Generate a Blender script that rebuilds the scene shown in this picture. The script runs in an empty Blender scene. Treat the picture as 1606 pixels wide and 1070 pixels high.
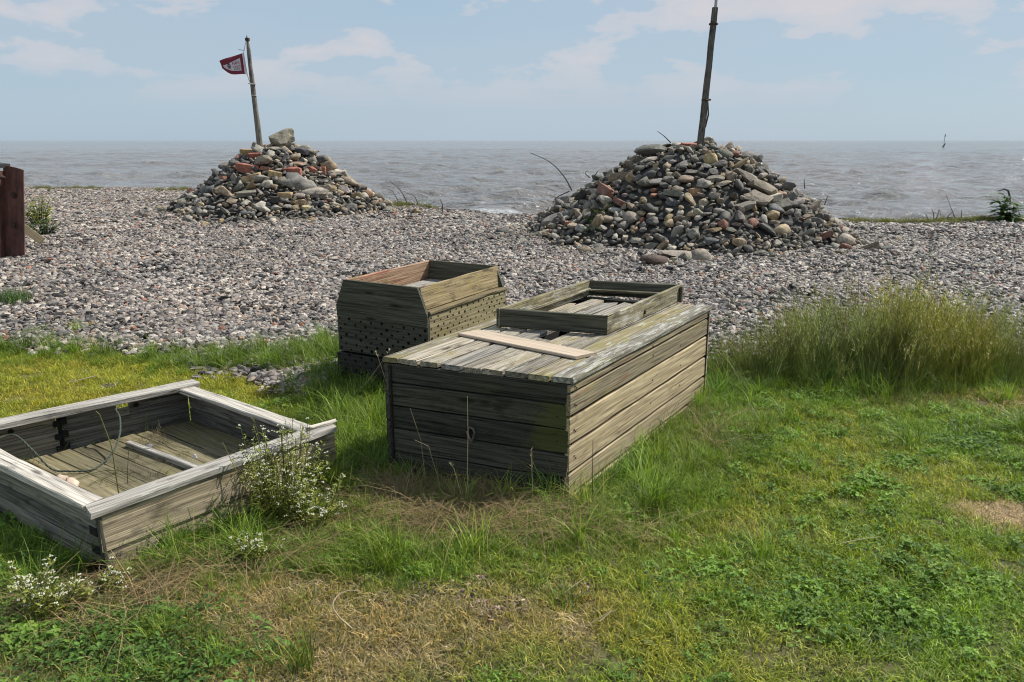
import bpy, math, random
import numpy as np
from mathutils import Vector, Matrix, noise as mnoise

rs = np.random.RandomState(7)
R = random.Random(11)
S = bpy.context.scene
COL = S.collection

# ------------------------------------------------------------------ camera
F_PX, CAM_H = 1240.0, 1.6                       # focal length measured on the 1606 px wide photograph
PITCH = math.atan(315 / F_PX)
cam_d = bpy.data.cameras.new('camera')
cam_d.sensor_width = 36.0
cam_d.lens = 36.0 * F_PX / 1606.0
cam_d.clip_end = 60000
cam_d.clip_start = 0.05
cam = bpy.data.objects.new('camera', cam_d)
cam.location = (0, 0, CAM_H)
cam.rotation_euler = (math.pi / 2 - PITCH, 0, 0)
COL.objects.link(cam)
S.camera = cam

# ------------------------------------------------------------------ world
SUN_EL, SUN_AZ = math.radians(48), math.radians(24)      # azimuth counted from +X towards +Y
W = bpy.data.worlds.new('World')
S.world = W
W.use_nodes = True
wn = W.node_tree
for n in list(wn.nodes):
    wn.nodes.remove(n)


def N(nt, typ, **kw):
    n = nt.nodes.new(typ)
    for k, v in kw.items():
        if k.startswith('i_'):
            key = k[2:]
            n.inputs[int(key) if key.isdigit() else key.replace('_', ' ')].default_value = v
        else:
            setattr(n, k, v)
    return n


def ramp(nt, fac, stops, interp='LINEAR'):
    n = nt.nodes.new('ShaderNodeValToRGB')
    cr = n.color_ramp
    cr.interpolation = interp
    while len(cr.elements) < len(stops):
        cr.elements.new(0.5)
    for e, (p, c) in zip(cr.elements, stops):
        e.position = p
        e.color = (*c, 1) if hasattr(c, '__len__') else (c, c, c, 1)
    if fac is not None:
        nt.links.new(fac, n.inputs[0])
    return n.outputs[0]


def mix(nt, fac, a, b, blend='MIX'):
    n = nt.nodes.new('ShaderNodeMix')
    n.data_type = 'RGBA'
    n.blend_type = blend
    for sock, v in ((n.inputs[0], fac), (n.inputs[6], a), (n.inputs[7], b)):
        if hasattr(v, 'is_output'):
            nt.links.new(v, sock)
        elif hasattr(v, '__len__'):
            sock.default_value = (*v, 1)
        else:
            sock.default_value = v
    return n.outputs[2]


def mathn(nt, op, a, b=0.0, clamp=False):
    n = nt.nodes.new('ShaderNodeMath')
    n.operation = op
    n.use_clamp = clamp
    for s, v in ((n.inputs[0], a), (n.inputs[1], b)):
        if hasattr(v, 'is_output'):
            nt.links.new(v, s)
        else:
            s.default_value = v
    return n.outputs[0]


def mapping(nt, vec, scale=(1, 1, 1), loc=None):
    n = nt.nodes.new('ShaderNodeMapping')
    n.inputs['Scale'].default_value = scale
    nt.links.new(vec, n.inputs['Vector'])
    if loc is not None:
        if hasattr(loc, 'is_output'):
            nt.links.new(loc, n.inputs['Location'])
        else:
            n.inputs['Location'].default_value = loc
    return n.outputs[0]


def noise(nt, vec, scale, detail=4, rough=0.55, dist=0.0):
    n = N(nt, 'ShaderNodeTexNoise', i_Scale=scale, i_Detail=detail, i_Roughness=rough, i_Distortion=dist)
    if vec is not None:
        nt.links.new(vec, n.inputs['Vector'])
    return n.outputs[0]


out = N(wn, 'ShaderNodeOutputWorld')
bg = N(wn, 'ShaderNodeBackground')
bg.inputs[1].default_value = 0.088
sky = N(wn, 'ShaderNodeTexSky', sky_type='NISHITA', sun_disc=False)
sky.sun_elevation = SUN_EL
sky.sun_rotation = math.pi / 2 - SUN_AZ
sky.air_density = 1.0
sky.dust_density = 0.6
tc = N(wn, 'ShaderNodeTexCoord')
# a thin even veil of high haze over the Nishita sky, and broken cumulus on top
veiled = mix(wn, 0.84, sky.outputs[0], (3.75, 4.95, 6.1))
v1 = mapping(wn, tc.outputs['Generated'], (1, 1, 2.6), (0.35, 0.1, 0.22))
c1 = noise(wn, v1, 7.5, 8, 0.55, 0.1)
c2 = noise(wn, mapping(wn, tc.outputs['Generated'], (1, 1, 5.0), (3.1, 1.4, 0.2)), 1.9, 3, 0.5)
cm = mathn(wn, 'ADD', c1, mathn(wn, 'MULTIPLY', mathn(wn, 'SUBTRACT', c2, 0.5), 0.7))
puffs = ramp(wn, cm, [(0.515, 0), (0.555, 0.55), (0.68, 1)])
soft = ramp(wn, c2, [(0.35, 0), (0.7, 1)])
sep = N(wn, 'ShaderNodeSeparateXYZ')
wn.links.new(tc.outputs['Generated'], sep.inputs[0])
lowfade = ramp(wn, sep.outputs[2], [(0.035, 0), (0.095, 1)])
veil2 = mix(wn, mathn(wn, 'MULTIPLY', soft, 0.5), veiled, (4.5, 5.15, 5.95))
skyc = mix(wn, mathn(wn, 'MULTIPLY', mathn(wn, 'MULTIPLY', puffs, lowfade), 0.78), veil2, (6.2, 5.9, 6.1))
wn.links.new(skyc, bg.inputs[0])
wn.links.new(bg.outputs[0], out.inputs[0])

sun_d = bpy.data.lights.new('sun', 'SUN')
sun_d.energy = 5.0
sun_d.angle = math.radians(0.6)
sun_d.color = (1.0, 0.95, 0.87)
sun = bpy.data.objects.new('sun', sun_d)
sdir = Vector((math.cos(SUN_EL) * math.cos(SUN_AZ), math.cos(SUN_EL) * math.sin(SUN_AZ), math.sin(SUN_EL)))
sun.rotation_euler = sdir.to_track_quat('Z', 'Y').to_euler()
sun.location = (20, 20, 30)
COL.objects.link(sun)
S.view_settings.view_transform = 'Standard'
S.view_settings.look = 'None'
S.view_settings.exposure = 0.33
S.view_settings.gamma = 1
S.view_settings.use_curve_mapping = False
S.cycles.pixel_filter_type = 'BLACKMAN_HARRIS'
S.cycles.filter_width = 1.1
S.cycles.max_bounces = 6
S.cycles.diffuse_bounces = 3
S.cycles.transparent_max_bounces = 4


# ------------------------------------------------------------------ measuring the photograph
def ray(px, py):
    f = np.array([0, math.cos(PITCH), -math.sin(PITCH)])
    u = np.array([0, math.sin(PITCH), math.cos(PITCH)])
    return f * F_PX + np.array([1.0, 0, 0]) * (px - 803) + u * (535 - py)


def G(px, py, z=0.0):
    """the place at height z that the photograph shows at pixel px, py"""
    d = ray(px, py)
    return np.array([0, 0, CAM_H]) + (z - CAM_H) / d[2] * d


def at_y(px, py, y):
    d = ray(px, py)
    return np.array([0, 0, CAM_H]) + y / d[1] * d


# ------------------------------------------------------------------ object helpers
def tag(o, label=None, cat=None, group=None, kind=None):
    if label: o['label'] = label
    if cat: o['category'] = cat
    if group: o['group'] = group
    if kind: o['kind'] = kind
    return o


def link(name, me, parent=None, mat=None):
    o = bpy.data.objects.new(name, me)
    COL.objects.link(o)
    if parent is not None:
        o.parent = parent
        o.matrix_parent_inverse = parent.matrix_world.inverted() if parent.matrix_world else Matrix()
    if mat is not None:
        me.materials.clear()
        me.materials.append(mat)
    return o


def empty(name, loc):
    o = bpy.data.objects.new(name, None)
    o.empty_display_size = 0.2
    o.location = loc
    o.matrix_world = Matrix.Translation(Vector(loc))
    COL.objects.link(o)
    return o


def mesh(name, v, f, smooth=False):
    me = bpy.data.meshes.new(name)
    v = np.asarray(v, dtype=np.float32)
    me.from_pydata([tuple(map(float, p)) for p in v] if len(v) < 200000 else v.tolist(), [], [tuple(map(int, q)) for q in f])
    if smooth:
        me.polygons.foreach_set('use_smooth', [True] * len(me.polygons))
    me.update()
    return me


def fast_mesh(name, v, quads, smooth=True):
    """big quad meshes"""
    me = bpy.data.meshes.new(name)
    v = np.asarray(v, dtype=np.float32)
    q = np.asarray(quads, dtype=np.int32)
    me.vertices.add(len(v))
    me.vertices.foreach_set('co', v.ravel())
    me.loops.add(q.size)
    me.loops.foreach_set('vertex_index', q.ravel())
    me.polygons.add(len(q))
    me.polygons.foreach_set('loop_start', np.arange(len(q), dtype=np.int32) * 4)
    me.polygons.foreach_set('loop_total', np.full(len(q), 4, dtype=np.int32))
    me.polygons.foreach_set('use_smooth', np.full(len(q), smooth))
    me.update(calc_edges=True)
    me.validate()
    return me


def grid_quads(nr, nc):
    i = np.arange(nr - 1)[:, None] * nc + np.arange(nc - 1)[None, :]
    return np.stack([i, i + 1, i + nc + 1, i + nc], -1).reshape(-1, 4)


class MB:
    """collects polygons for one mesh"""
    def __init__(s):
        s.v, s.f, s.rnd = [], [], []

    def add(s, v, f, rnd=None):
        b = len(s.v)
        s.v += [tuple(p) for p in v]
        s.f += [tuple(b + i for i in q) for q in f]
        s.rnd += [rnd if rnd is not None else R.random()] * len(v)

    def tube(s, pts, rad, seg=6, rnd=None, cap=True):
        pts = [Vector(p) for p in pts]
        n = len(pts)
        rad = [rad] * n if not hasattr(rad, '__len__') else rad
        v, f = [], []
        ref = Vector((0.31, 0.2, 0.93)).normalized()
        for i, p in enumerate(pts):
            t = (pts[min(i + 1, n - 1)] - pts[max(i - 1, 0)]).normalized()
            a = t.cross(ref)
            if a.length < .05: a = t.cross(Vector((1, 0, 0)))
            a.normalize()
            b = t.cross(a)
            for k in range(seg):
                w = 2 * math.pi * k / seg
                v.append(p + (a * math.cos(w) + b * math.sin(w)) * rad[i])
        for i in range(n - 1):
            for k in range(seg):
                k2 = (k + 1) % seg
                f.append((i * seg + k, i * seg + k2, (i + 1) * seg + k2, (i + 1) * seg + k))
        if cap:
            f.append(tuple(range(seg - 1, -1, -1)))
            f.append(tuple((n - 1) * seg + k for k in range(seg)))
        s.add(v, f, rnd)

    def box(s, c, size, M=None, rnd=None):
        v = []
        for z in (-1, 1):
            for x, y in ((-1, -1), (1, -1), (1, 1), (-1, 1)):
                p = Vector((x * size[0] / 2, y * size[1] / 2, z * size[2] / 2))
                if M is not None: p = M @ p
                v.append(p + Vector(c))
        s.add(v, [(3, 2, 1, 0), (4, 5, 6, 7), (0, 1, 5, 4), (1, 2, 6, 5), (2, 3, 7, 6), (3, 0, 4, 7)], rnd)

    def me(s, name, smooth=False):
        m = mesh(name, s.v, s.f, smooth)
        a = m.attributes.new('rnd', 'FLOAT', 'POINT')
        a.data.foreach_set('value', s.rnd)
        return m


# ------------------------------------------------------------------ materials
def mat(name):
    m = bpy.data.materials.new(name)
    m.use_nodes = True
    nt = m.node_tree
    return m, nt, nt.nodes['Principled BSDF']


def bump(nt, bsdf, height, strength=0.5, dist=0.005):
    b = N(nt, 'ShaderNodeBump')
    b.inputs['Strength'].default_value = strength
    b.inputs['Distance'].default_value = dist
    nt.links.new(height, b.inputs['Height'])
    nt.links.new(b.outputs[0], bsdf.inputs['Normal'])


def plain(name, col, rough=0.8, metal=0.0, var=0.3, scale=30):
    m, nt, b = mat(name)
    t = N(nt, 'ShaderNodeTexCoord')
    n = noise(nt, t.outputs['Object'], scale, 5)
    c = mix(nt, n, tuple(x * (1 - var) for x in col), tuple(min(1, x * (1 + var)) for x in col))
    nt.links.new(c, b.inputs['Base Color'])
    b.inputs['Roughness'].default_value = rough
    b.inputs['Metallic'].default_value = metal
    bump(nt, b, n, 0.3, 0.003)
    return m


def wood(name, dark, light, moss=0.0, mosscol=(.16, .15, .03), lichen=0.0, red=0.0, depth=0.004, crack=0.5, fine=1.0, blotch=0.5, black=0.0, endmoss=None):
    """weathered plank: grain runs along the local X axis of each board"""
    m, nt, b = mat(name)
    t = N(nt, 'ShaderNodeTexCoord')
    oi = N(nt, 'ShaderNodeObjectInfo')
    cmb = N(nt, 'ShaderNodeCombineXYZ')
    for i, k in enumerate((37.0, 19.0, 53.0)):
        nt.links.new(mathn(nt, 'MULTIPLY', oi.outputs['Random'], k), cmb.inputs[i])
    v = mapping(nt, t.outputs['Object'], (1, 1, 1), cmb.outputs[0])
    warp = noise(nt, mapping(nt, v, (1.0, 4, 4)), 1.5, 2)
    # cathedral grain
    add = N(nt, 'ShaderNodeVectorMath', operation='MULTIPLY_ADD')
    cw = N(nt, 'ShaderNodeCombineXYZ')
    nt.links.new(warp, cw.inputs[1]); nt.links.new(warp, cw.inputs[2])
    nt.links.new(cw.outputs[0], add.inputs[0])
    add.inputs[1].default_value = (0.0, .014, .014)
    nt.links.new(v, add.inputs[2])
    g1 = noise(nt, mapping(nt, add.outputs[0], (1.5, 105 * fine, 105 * fine)), 1.0, 4, 0.62)
    g2 = noise(nt, mapping(nt, add.outputs[0], (4, 260 * fine, 260 * fine)), 1.0, 2, 0.5)
    wv = N(nt, 'ShaderNodeTexWave', wave_type='BANDS', bands_direction='DIAGONAL')
    wv.inputs['Scale'].default_value = 16 * fine
    wv.inputs['Distortion'].default_value = 3.5
    wv.inputs['Detail'].default_value = 3
    wv.inputs['Detail Scale'].default_value = 1.2
    nt.links.new(mapping(nt, add.outputs[0], (.10, 1, 1)), wv.inputs['Vector'])
    g = mathn(nt, 'ADD', mathn(nt, 'MULTIPLY', g1, .56), mathn(nt, 'ADD', mathn(nt, 'MULTIPLY', g2, .38), mathn(nt, 'MULTIPLY', wv.outputs[1], .06)))
    gr = ramp(nt, g, [(0.38, 0), (0.60, 1)])
    blot = ramp(nt, noise(nt, mapping(nt, v, (2.2, 7, 7)), 1.3, 5, 0.65), [(0.35, 0), (0.68, 1)])
    col = mix(nt, gr, dark, light)
    col = mix(nt, mathn(nt, 'MULTIPLY', blot, blotch), col, tuple(x * .45 for x in light), 'MIX')
    tint = ramp(nt, oi.outputs['Random'], [(0, (.62, .62, .62)), (1, (1.25, 1.2, 1.12))])
    col = mix(nt, 1.0, col, tint, 'MULTIPLY')
    cr = ramp(nt, noise(nt, mapping(nt, add.outputs[0], (1.8, 110, 110)), 1.0, 2, 0.5), [(0.29, 1), (0.35, 0)])
    col = mix(nt, mathn(nt, 'MULTIPLY', cr, crack), col, tuple(x * .18 for x in dark))
    if moss > 0:
        mm = noise(nt, mapping(nt, v, (2.4, 5, 5)), 1.5, 6, 0.68)
        mk = ramp(nt, mm, [(0.66 - moss * .35, 0), (0.76 - moss * .25, 1)])
        col = mix(nt, mathn(nt, 'MULTIPLY', mk, mathn(nt, 'ADD', mathn(nt, 'MULTIPLY', gr, .4), .45)), col, mosscol)
    if lichen > 0:
        lv = noise(nt, mapping(nt, v, (2.6, 15, 15)), 2.2, 7, 0.75)
        lk = ramp(nt, lv, [(0.60 - lichen * .22, 0), (0.66 - lichen * .2, 1)])
        col = mix(nt, mathn(nt, 'MULTIPLY', lk, .8), col, (.42, .42, .38))
    if red > 0:
        rv = noise(nt, mapping(nt, v, (3, 9, 9), (9, 4, 2)), 1.3, 5, 0.7)
        rk = ramp(nt, rv, [(0.66 - red * .3, 0), (0.74 - red * .2, 1)])
        col = mix(nt, mathn(nt, 'MULTIPLY', rk, .55), col, (.26, .07, .045))
    if black > 0:
        bv = noise(nt, mapping(nt, v, (4, 10, 10), (2, 8, 5)), 1.4, 6, 0.7)
        bk = ramp(nt, bv, [(0.6 - black * .25, 0), (0.75 - black * .2, 1)])
        col = mix(nt, mathn(nt, 'MULTIPLY', bk, .75), col, tuple(x * .3 for x in dark))
    if endmoss:
        sx = N(nt, 'ShaderNodeSeparateXYZ')
        nt.links.new(t.outputs['Object'], sx.inputs[0])
        em = mathn(nt, 'ADD', sx.outputs[0], mathn(nt, 'MULTIPLY', noise(nt, v, 11, 6, .75), .36))
        ek = ramp(nt, em, [(endmoss, 0), (endmoss + .24, 1)])
        col = mix(nt, mathn(nt, 'MULTIPLY', ek, .6), col, (.08, .09, .02))
    kn = N(nt, 'ShaderNodeTexVoronoi')
    kn.inputs['Scale'].default_value = 1.0
    nt.links.new(mapping(nt, v, (2.2, 9, 9)), kn.inputs['Vector'])
    kk = ramp(nt, kn.outputs['Distance'], [(0.05, 1), (0.13, 0)])
    col = mix(nt, mathn(nt, 'MULTIPLY', kk, .8), col, tuple(x * .3 for x in dark))
    nt.links.new(col, b.inputs['Base Color'])
    b.inputs['Roughness'].default_value = 0.85
    b.inputs['Specular IOR Level'].default_value = 0.25
    h = mathn(nt, 'SUBTRACT', g, mathn(nt, 'MULTIPLY', cr, 0.9))
    bump(nt, b, h, 1.0, depth)
    return m


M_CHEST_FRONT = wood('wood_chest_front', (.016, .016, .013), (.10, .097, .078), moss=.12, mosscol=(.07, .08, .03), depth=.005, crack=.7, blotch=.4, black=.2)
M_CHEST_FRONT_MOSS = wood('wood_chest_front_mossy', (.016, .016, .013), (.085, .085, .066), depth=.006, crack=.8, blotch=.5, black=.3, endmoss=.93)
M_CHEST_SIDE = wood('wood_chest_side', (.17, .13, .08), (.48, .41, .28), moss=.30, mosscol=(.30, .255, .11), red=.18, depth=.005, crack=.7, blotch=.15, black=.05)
M_LID = wood('wood_lid', (.11, .095, .072), (.41, .38, .32), moss=.33, mosscol=(.21, .18, .06), lichen=.12, depth=.006, crack=1.0, blotch=.35, black=.3)
M_GREYLID = wood('wood_lid_grey', (.12, .11, .095), (.44, .42, .38), depth=.006, crack=1.0, blotch=.3, black=.2)
M_LID_RIM = wood('wood_lid_rim', (.12, .105, .08), (.38, .36, .30), moss=.3, mosscol=(.22, .20, .05), lichen=.45, depth=.006, crack=.8)
M_LID_MOSS = wood('wood_lid_moss', (.11, .095, .065), (.36, .32, .24), moss=.55, mosscol=(.20, .18, .04), depth=.005, crack=.7, lichen=.2)
M_GREY = wood('wood_grey_cap', (.20, .19, .175), (.60, .575, .53), depth=.004, crack=.85, blotch=.2, lichen=.12, black=.2)
M_GREYDARK = wood('wood_grey_wall', (.06, .062, .055), (.27, .26, .235), depth=.006, crack=.85, blotch=.45, moss=.12, mosscol=(.11, .13, .05), black=.25)
M_TAN = wood('wood_tan_wall', (.15, .125, .09), (.43, .37, .27), depth=.004, crack=.7, blotch=.35, moss=.3, mosscol=(.24, .20, .09), black=.45)
M_FLOOR = wood('wood_floor', (.09, .08, .04), (.24, .215, .14), depth=.004, crack=1.0, moss=.3, mosscol=(.17, .16, .06), black=.2)
M_OCHRE = wood('wood_ochre', (.13, .10, .055), (.38, .31, .18), moss=.35, mosscol=(.27, .22, .07), depth=.003, crack=.5, blotch=.25, black=.25)
M_REDWOOD = wood('wood_reddish', (.15, .09, .06), (.42, .30, .21), red=.55, depth=.003, crack=.5, blotch=.2, moss=.2)
M_DARKBOARD = wood('wood_dark_board', (.028, .028, .022), (.13, .13, .10), depth=.005, crack=.6, moss=.15, mosscol=(.09, .11, .04))
M_FRAME = wood('wood_frame', (.09, .08, .05), (.34, .31, .21), moss=.35, mosscol=(.2, .18, .06), depth=.005, crack=.9, lichen=.35, black=.45)
M_FRESH = wood('wood_fresh', (.40, .33, .26), (.55, .46, .37), depth=.0015, crack=.25, blotch=.14)
M_POLE = wood('wood_pole', (.07, .068, .06), (.22, .21, .19), depth=.004, crack=.8, blotch=.5, black=.4)
M_DARK = plain('dark_void', (.006, .006, .005), 1.0)
M_IRON = plain('rusty_iron', (.055, .03, .02), .8, .2, .6, 60)
M_ROPE = plain('old_green_rope', (.06, .075, .055), .9, 0, .5, 160)
M_WHITE_ROPE = plain('pale_cord', (.45, .44, .42), .9, 0, .2, 100)


def stone_mat(name, attr=None):
    """colour per stone: object colour, or an instance attribute for the scattered ones"""
    m, nt, b = mat(name)
    t = N(nt, 'ShaderNodeTexCoord')
    oi = N(nt, 'ShaderNodeObjectInfo')
    if attr is None:
        base = oi.outputs['Color']
    else:
        an = N(nt, 'ShaderNodeAttribute', attribute_name=attr, attribute_type='INSTANCER')
        base = an.outputs['Color']
    cmb = N(nt, 'ShaderNodeCombineXYZ')
    for i, k in enumerate((17.0, 29.0, 43.0)):
        nt.links.new(mathn(nt, 'MULTIPLY', oi.outputs['Random'], k), cmb.inputs[i])
    v = mapping(nt, t.outputs['Object'], (1, 1, 1), cmb.outputs[0])
    n1 = noise(nt, v, 2.2, 6, .65, .6)
    n2 = noise(nt, v, 14, 5, .7)
    col = mix(nt, ramp(nt, n1, [(.38, 0), (.62, 1)]), mix(nt, 1.0, base, (.62, .60, .58), 'MULTIPLY'), mix(nt, 1.0, base, (1.3, 1.28, 1.22), 'MULTIPLY'))
    col = mix(nt, mathn(nt, 'MULTIPLY', ramp(nt, n2, [(.52, 0), (.7, 1)]), .45), col, (.36, .35, .32))
    col = mix(nt, mathn(nt, 'MULTIPLY', ramp(nt, n2, [(.3, 1), (.42, 0)]), .55), col, (.03, .03, .028))
    nt.links.new(col, b.inputs['Base Color'])
    b.inputs['Roughness'].default_value = .72
    b.inputs['Specular IOR Level'].default_value = .35
    bump(nt, b, mathn(nt, 'ADD', n1, mathn(nt, 'MULTIPLY', n2, .5)), .7, .02)
    return m


M_STONE = stone_mat('stone_surface')
M_STONE_I = stone_mat('stone_surface_small', 'tint')


def gravel_mat():
    m, nt, b = mat('shingle_pebbles')
    a = N(nt, 'ShaderNodeAttribute', attribute_name='rnd')
    an = N(nt, 'ShaderNodeAttribute', attribute_name='tint', attribute_type='INSTANCER')
    c = ramp(nt, a.outputs['Fac'], [(0, (.05, .05, .055)), (.10, (.11, .11, .12)), (.22, (.26, .25, .26)), (.36, (.17, .165, .17)),
                                    (.48, (.36, .34, .34)), (.58, (.33, .28, .25)), (.66, (.22, .21, .22)), (.76, (.44, .43, .42)), (.83, (.32, .25, .20)),
                                    (.87, (.52, .50, .48)), (.95, (.58, .56, .53)), (.99, (.34, .17, .12))], 'CONSTANT')
    t = N(nt, 'ShaderNodeTexCoord')
    n = noise(nt, t.outputs['Object'], 45, 4, .6)
    c = mix(nt, 1.0, c, ramp(nt, n, [(.3, .66), (.7, 1.2)]), 'MULTIPLY')
    c = mix(nt, 1.0, c, an.outputs['Color'], 'MULTIPLY')
    nt.links.new(c, b.inputs['Base Color'])
    b.inputs['Roughness'].default_value = .65
    b.inputs['Specular IOR Level'].default_value = .35
    return m


def leaf_mat(name, trans=.35, rough=.5, hi=((1.3, 1.22, 1.1), (1.65, 1.4, 1.5), (1.9, 1.6, 1.8))):
    m, nt, b = mat(name)
    an = N(nt, 'ShaderNodeAttribute', attribute_name='tint', attribute_type='INSTANCER')
    a = N(nt, 'ShaderNodeAttribute', attribute_name='rnd')
    c = mix(nt, 1.0, an.outputs['Color'], ramp(nt, a.outputs['Fac'], [(0, (.40, .48, .42)), (.5, (1, 1, 1)), (.86, hi[0]), (.93, hi[1]), (1, hi[2])]), 'MULTIPLY')
    nt.links.new(c, b.inputs['Base Color'])
    b.inputs['Roughness'].default_value = rough
    b.inputs['Specular IOR Level'].default_value = .3
    tr = N(nt, 'ShaderNodeBsdfTranslucent')
    nt.links.new(mix(nt, 1.0, c, (1.2, 1.35, .6), 'MULTIPLY'), tr.inputs[0])
    mx = N(nt, 'ShaderNodeMixShader')
    mx.inputs[0].default_value = trans
    o = nt.nodes['Material Output']
    nt.links.new(b.outputs[0], mx.inputs[1]); nt.links.new(tr.outputs[0], mx.inputs[2])
    nt.links.new(mx.outputs[0], o.inputs[0])
    return m


def plant_mat(name, col, col2=None, trans=.3):
    m, nt, b = mat(name)
    a = N(nt, 'ShaderNodeAttribute', attribute_name='rnd')
    c = mix(nt, a.outputs['Fac'], tuple(x * .6 for x in col), col2 or tuple(x * 1.4 for x in col))
    nt.links.new(c, b.inputs['Base Color'])
    b.inputs['Roughness'].default_value = .55
    tr = N(nt, 'ShaderNodeBsdfTranslucent')
    nt.links.new(c, tr.inputs[0])
    mx = N(nt, 'ShaderNodeMixShader')
    mx.inputs[0].default_value = trans
    nt.links.new(b.outputs[0], mx.inputs[1]); nt.links.new(tr.outputs[0], mx.inputs[2])
    nt.links.new(mx.outputs[0], nt.nodes['Material Output'].inputs[0])
    return m


M_GRAVEL = gravel_mat()
M_BLADE = leaf_mat('grass_blades')
M_HAY = leaf_mat('dry_blades', .2, .7, ((1.2, 1.2, 1.2), (1.35, 1.3, 1.25), (1.5, 1.45, 1.4)))
M_TALL = leaf_mat('seeding_blades', .35, .5, ((1.5, 1.15, 1.5), (2.0, 1.3, 2.0), (2.6, 1.9, 2.6)))
M_LEAF = leaf_mat('clover_leaves', .3, .65)


# ------------------------------------------------------------------ scatter (only used for uncountable stuff)
def scatter(name, variants, pts, rot, scl, tint, material, parent=None):
    n = len(pts)
    src = bpy.data.collections.new(name + '_shapes')
    for i, me in enumerate(variants):
        me.materials.clear(); me.materials.append(material)
        o = bpy.data.objects.new('%s_shape_%02d' % (name, i), me)
        src.objects.link(o)
    me = bpy.data.meshes.new(name)
    me.vertices.add(n)
    me.vertices.foreach_set('co', np.asarray(pts, np.float32).ravel())
    scl = np.asarray(scl, np.float32)
    if scl.ndim == 1:
        scl = np.repeat(scl[:, None], 3, 1)
    for nm, arr in (('rot', rot), ('scl', scl), ('tint', tint)):
        a = me.attributes.new(nm, 'FLOAT_VECTOR', 'POINT')
        a.data.foreach_set('vector', np.asarray(arr, np.float32).ravel())
    a = me.attributes.new('vi', 'INT', 'POINT')
    a.data.foreach_set('value', rs.randint(0, len(variants), n).astype(np.int32))
    me.materials.append(material)
    me.update()
    o = link(name, me, parent)
    ng = bpy.data.node_groups.new(name + '_nodes', 'GeometryNodeTree')
    ng.interface.new_socket('Geometry', in_out='INPUT', socket_type='NodeSocketGeometry')
    ng.interface.new_socket('Geometry', in_out='OUTPUT', socket_type='NodeSocketGeometry')
    gi = ng.nodes.new('NodeGroupInput'); go = ng.nodes.new('NodeGroupOutput')
    ci = ng.nodes.new('GeometryNodeCollectionInfo')
    ci.inputs[0].default_value = src
    ci.inputs[1].default_value = True
    ci.inputs[2].default_value = True
    ip = ng.nodes.new('GeometryNodeInstanceOnPoints')
    ip.inputs['Pick Instance'].default_value = True

    def attr(nm, typ):
        a = ng.nodes.new('GeometryNodeInputNamedAttribute')
        a.data_type = typ
        a.inputs[0].default_value = nm
        return a.outputs[0]
    L = ng.links.new
    L(gi.outputs[0], ip.inputs['Points'])
    L(ci.outputs[0], ip.inputs['Instance'])
    L(attr('vi', 'INT'), ip.inputs['Instance Index'])
    e2r = ng.nodes.new('FunctionNodeEulerToRotation')
    L(attr('rot', 'FLOAT_VECTOR'), e2r.inputs[0])
    L(e2r.outputs[0], ip.inputs['Rotation'])
    L(attr('scl', 'FLOAT_VECTOR'), ip.inputs['Scale'])
    L(ip.outputs[0], go.inputs[0])
    md = o.modifiers.new('scatter', 'NODES')
    md.node_group = ng
    o['kind'] = 'stuff'
    return o


# ------------------------------------------------------------------ terrain
_cp = [(-900, 285, 27), (0, 295, 27), (250, 295, 27), (330, 298, 26), (480, 308, 23), (600, 320, 20.7), (690, 333, 18.2), (740, 343, 16.7),
       (830, 345, 16.4), (1340, 348, 16.0), (1606, 350, 15.8), (2500, 350, 15.8)]
CR_X = np.array([(p[0] - 803) / F_PX * p[2] for p in _cp]); CR_Y = np.array([p[2] for p in _cp], float)
SEA_Z = -0.80


def crest(x): return np.interp(x, CR_X, CR_Y)


def slope(x): return np.interp(x, [-12, -3, -1.6, 1.2, 3, 20], [.16, .16, .083, .083, .16, .16])


_ph = rs.rand(24, 4)


def bumps(x, y, lam, amp, k=0):
    s = 0
    for i in range(4):
        a = _ph[(i + k) % 24]
        th = a[0] * 6.28
        s = s + np.sin((x * math.cos(th) + y * math.sin(th)) * 6.28 / (lam * (.7 + .7 * a[1])) + a[2] * 6.28)
    return s * amp / 2.5


def ground_z(x, y):
    x = np.asarray(x, float); y = np.asarray(y, float)
    d = y - crest(x)
    s = slope(x)
    z = np.where(d > 0, -s * d * np.clip(d / .8, .25, 1), 0)
    near = bumps(x, y, 1.4, .012) + bumps(x, y, .5, .005, 5) - .03 * np.exp(-((x + 1.55) / .5) ** 2 - ((y - 2.65) / .4) ** 2)
    shing = np.clip((y - 6.5) / 3, 0, 1) * np.clip((CR_Y.max() - y) / 6, 0, 1)
    z = z + near + shing * bumps(x, y, 3.5, .03, 9)
    return np.maximum(z, -3.2)


# lawn edge as depth over x
_le = [G(a, b) for a, b in ((-700, 540), (-60, 541), (60, 545), (150, 547), (235, 560), (300, 582), (400, 592), (470, 585), (530, 575), (640, 560), (900, 560), (1100, 560), (1130, 553), (1300, 545), (1450, 545), (1606, 560), (2300, 560))]
LE_X = np.array([p[0] for p in _le]); LE_Y = np.array([p[1] for p in _le])


def lawn_edge(x): return np.interp(x, LE_X, LE_Y)


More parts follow.
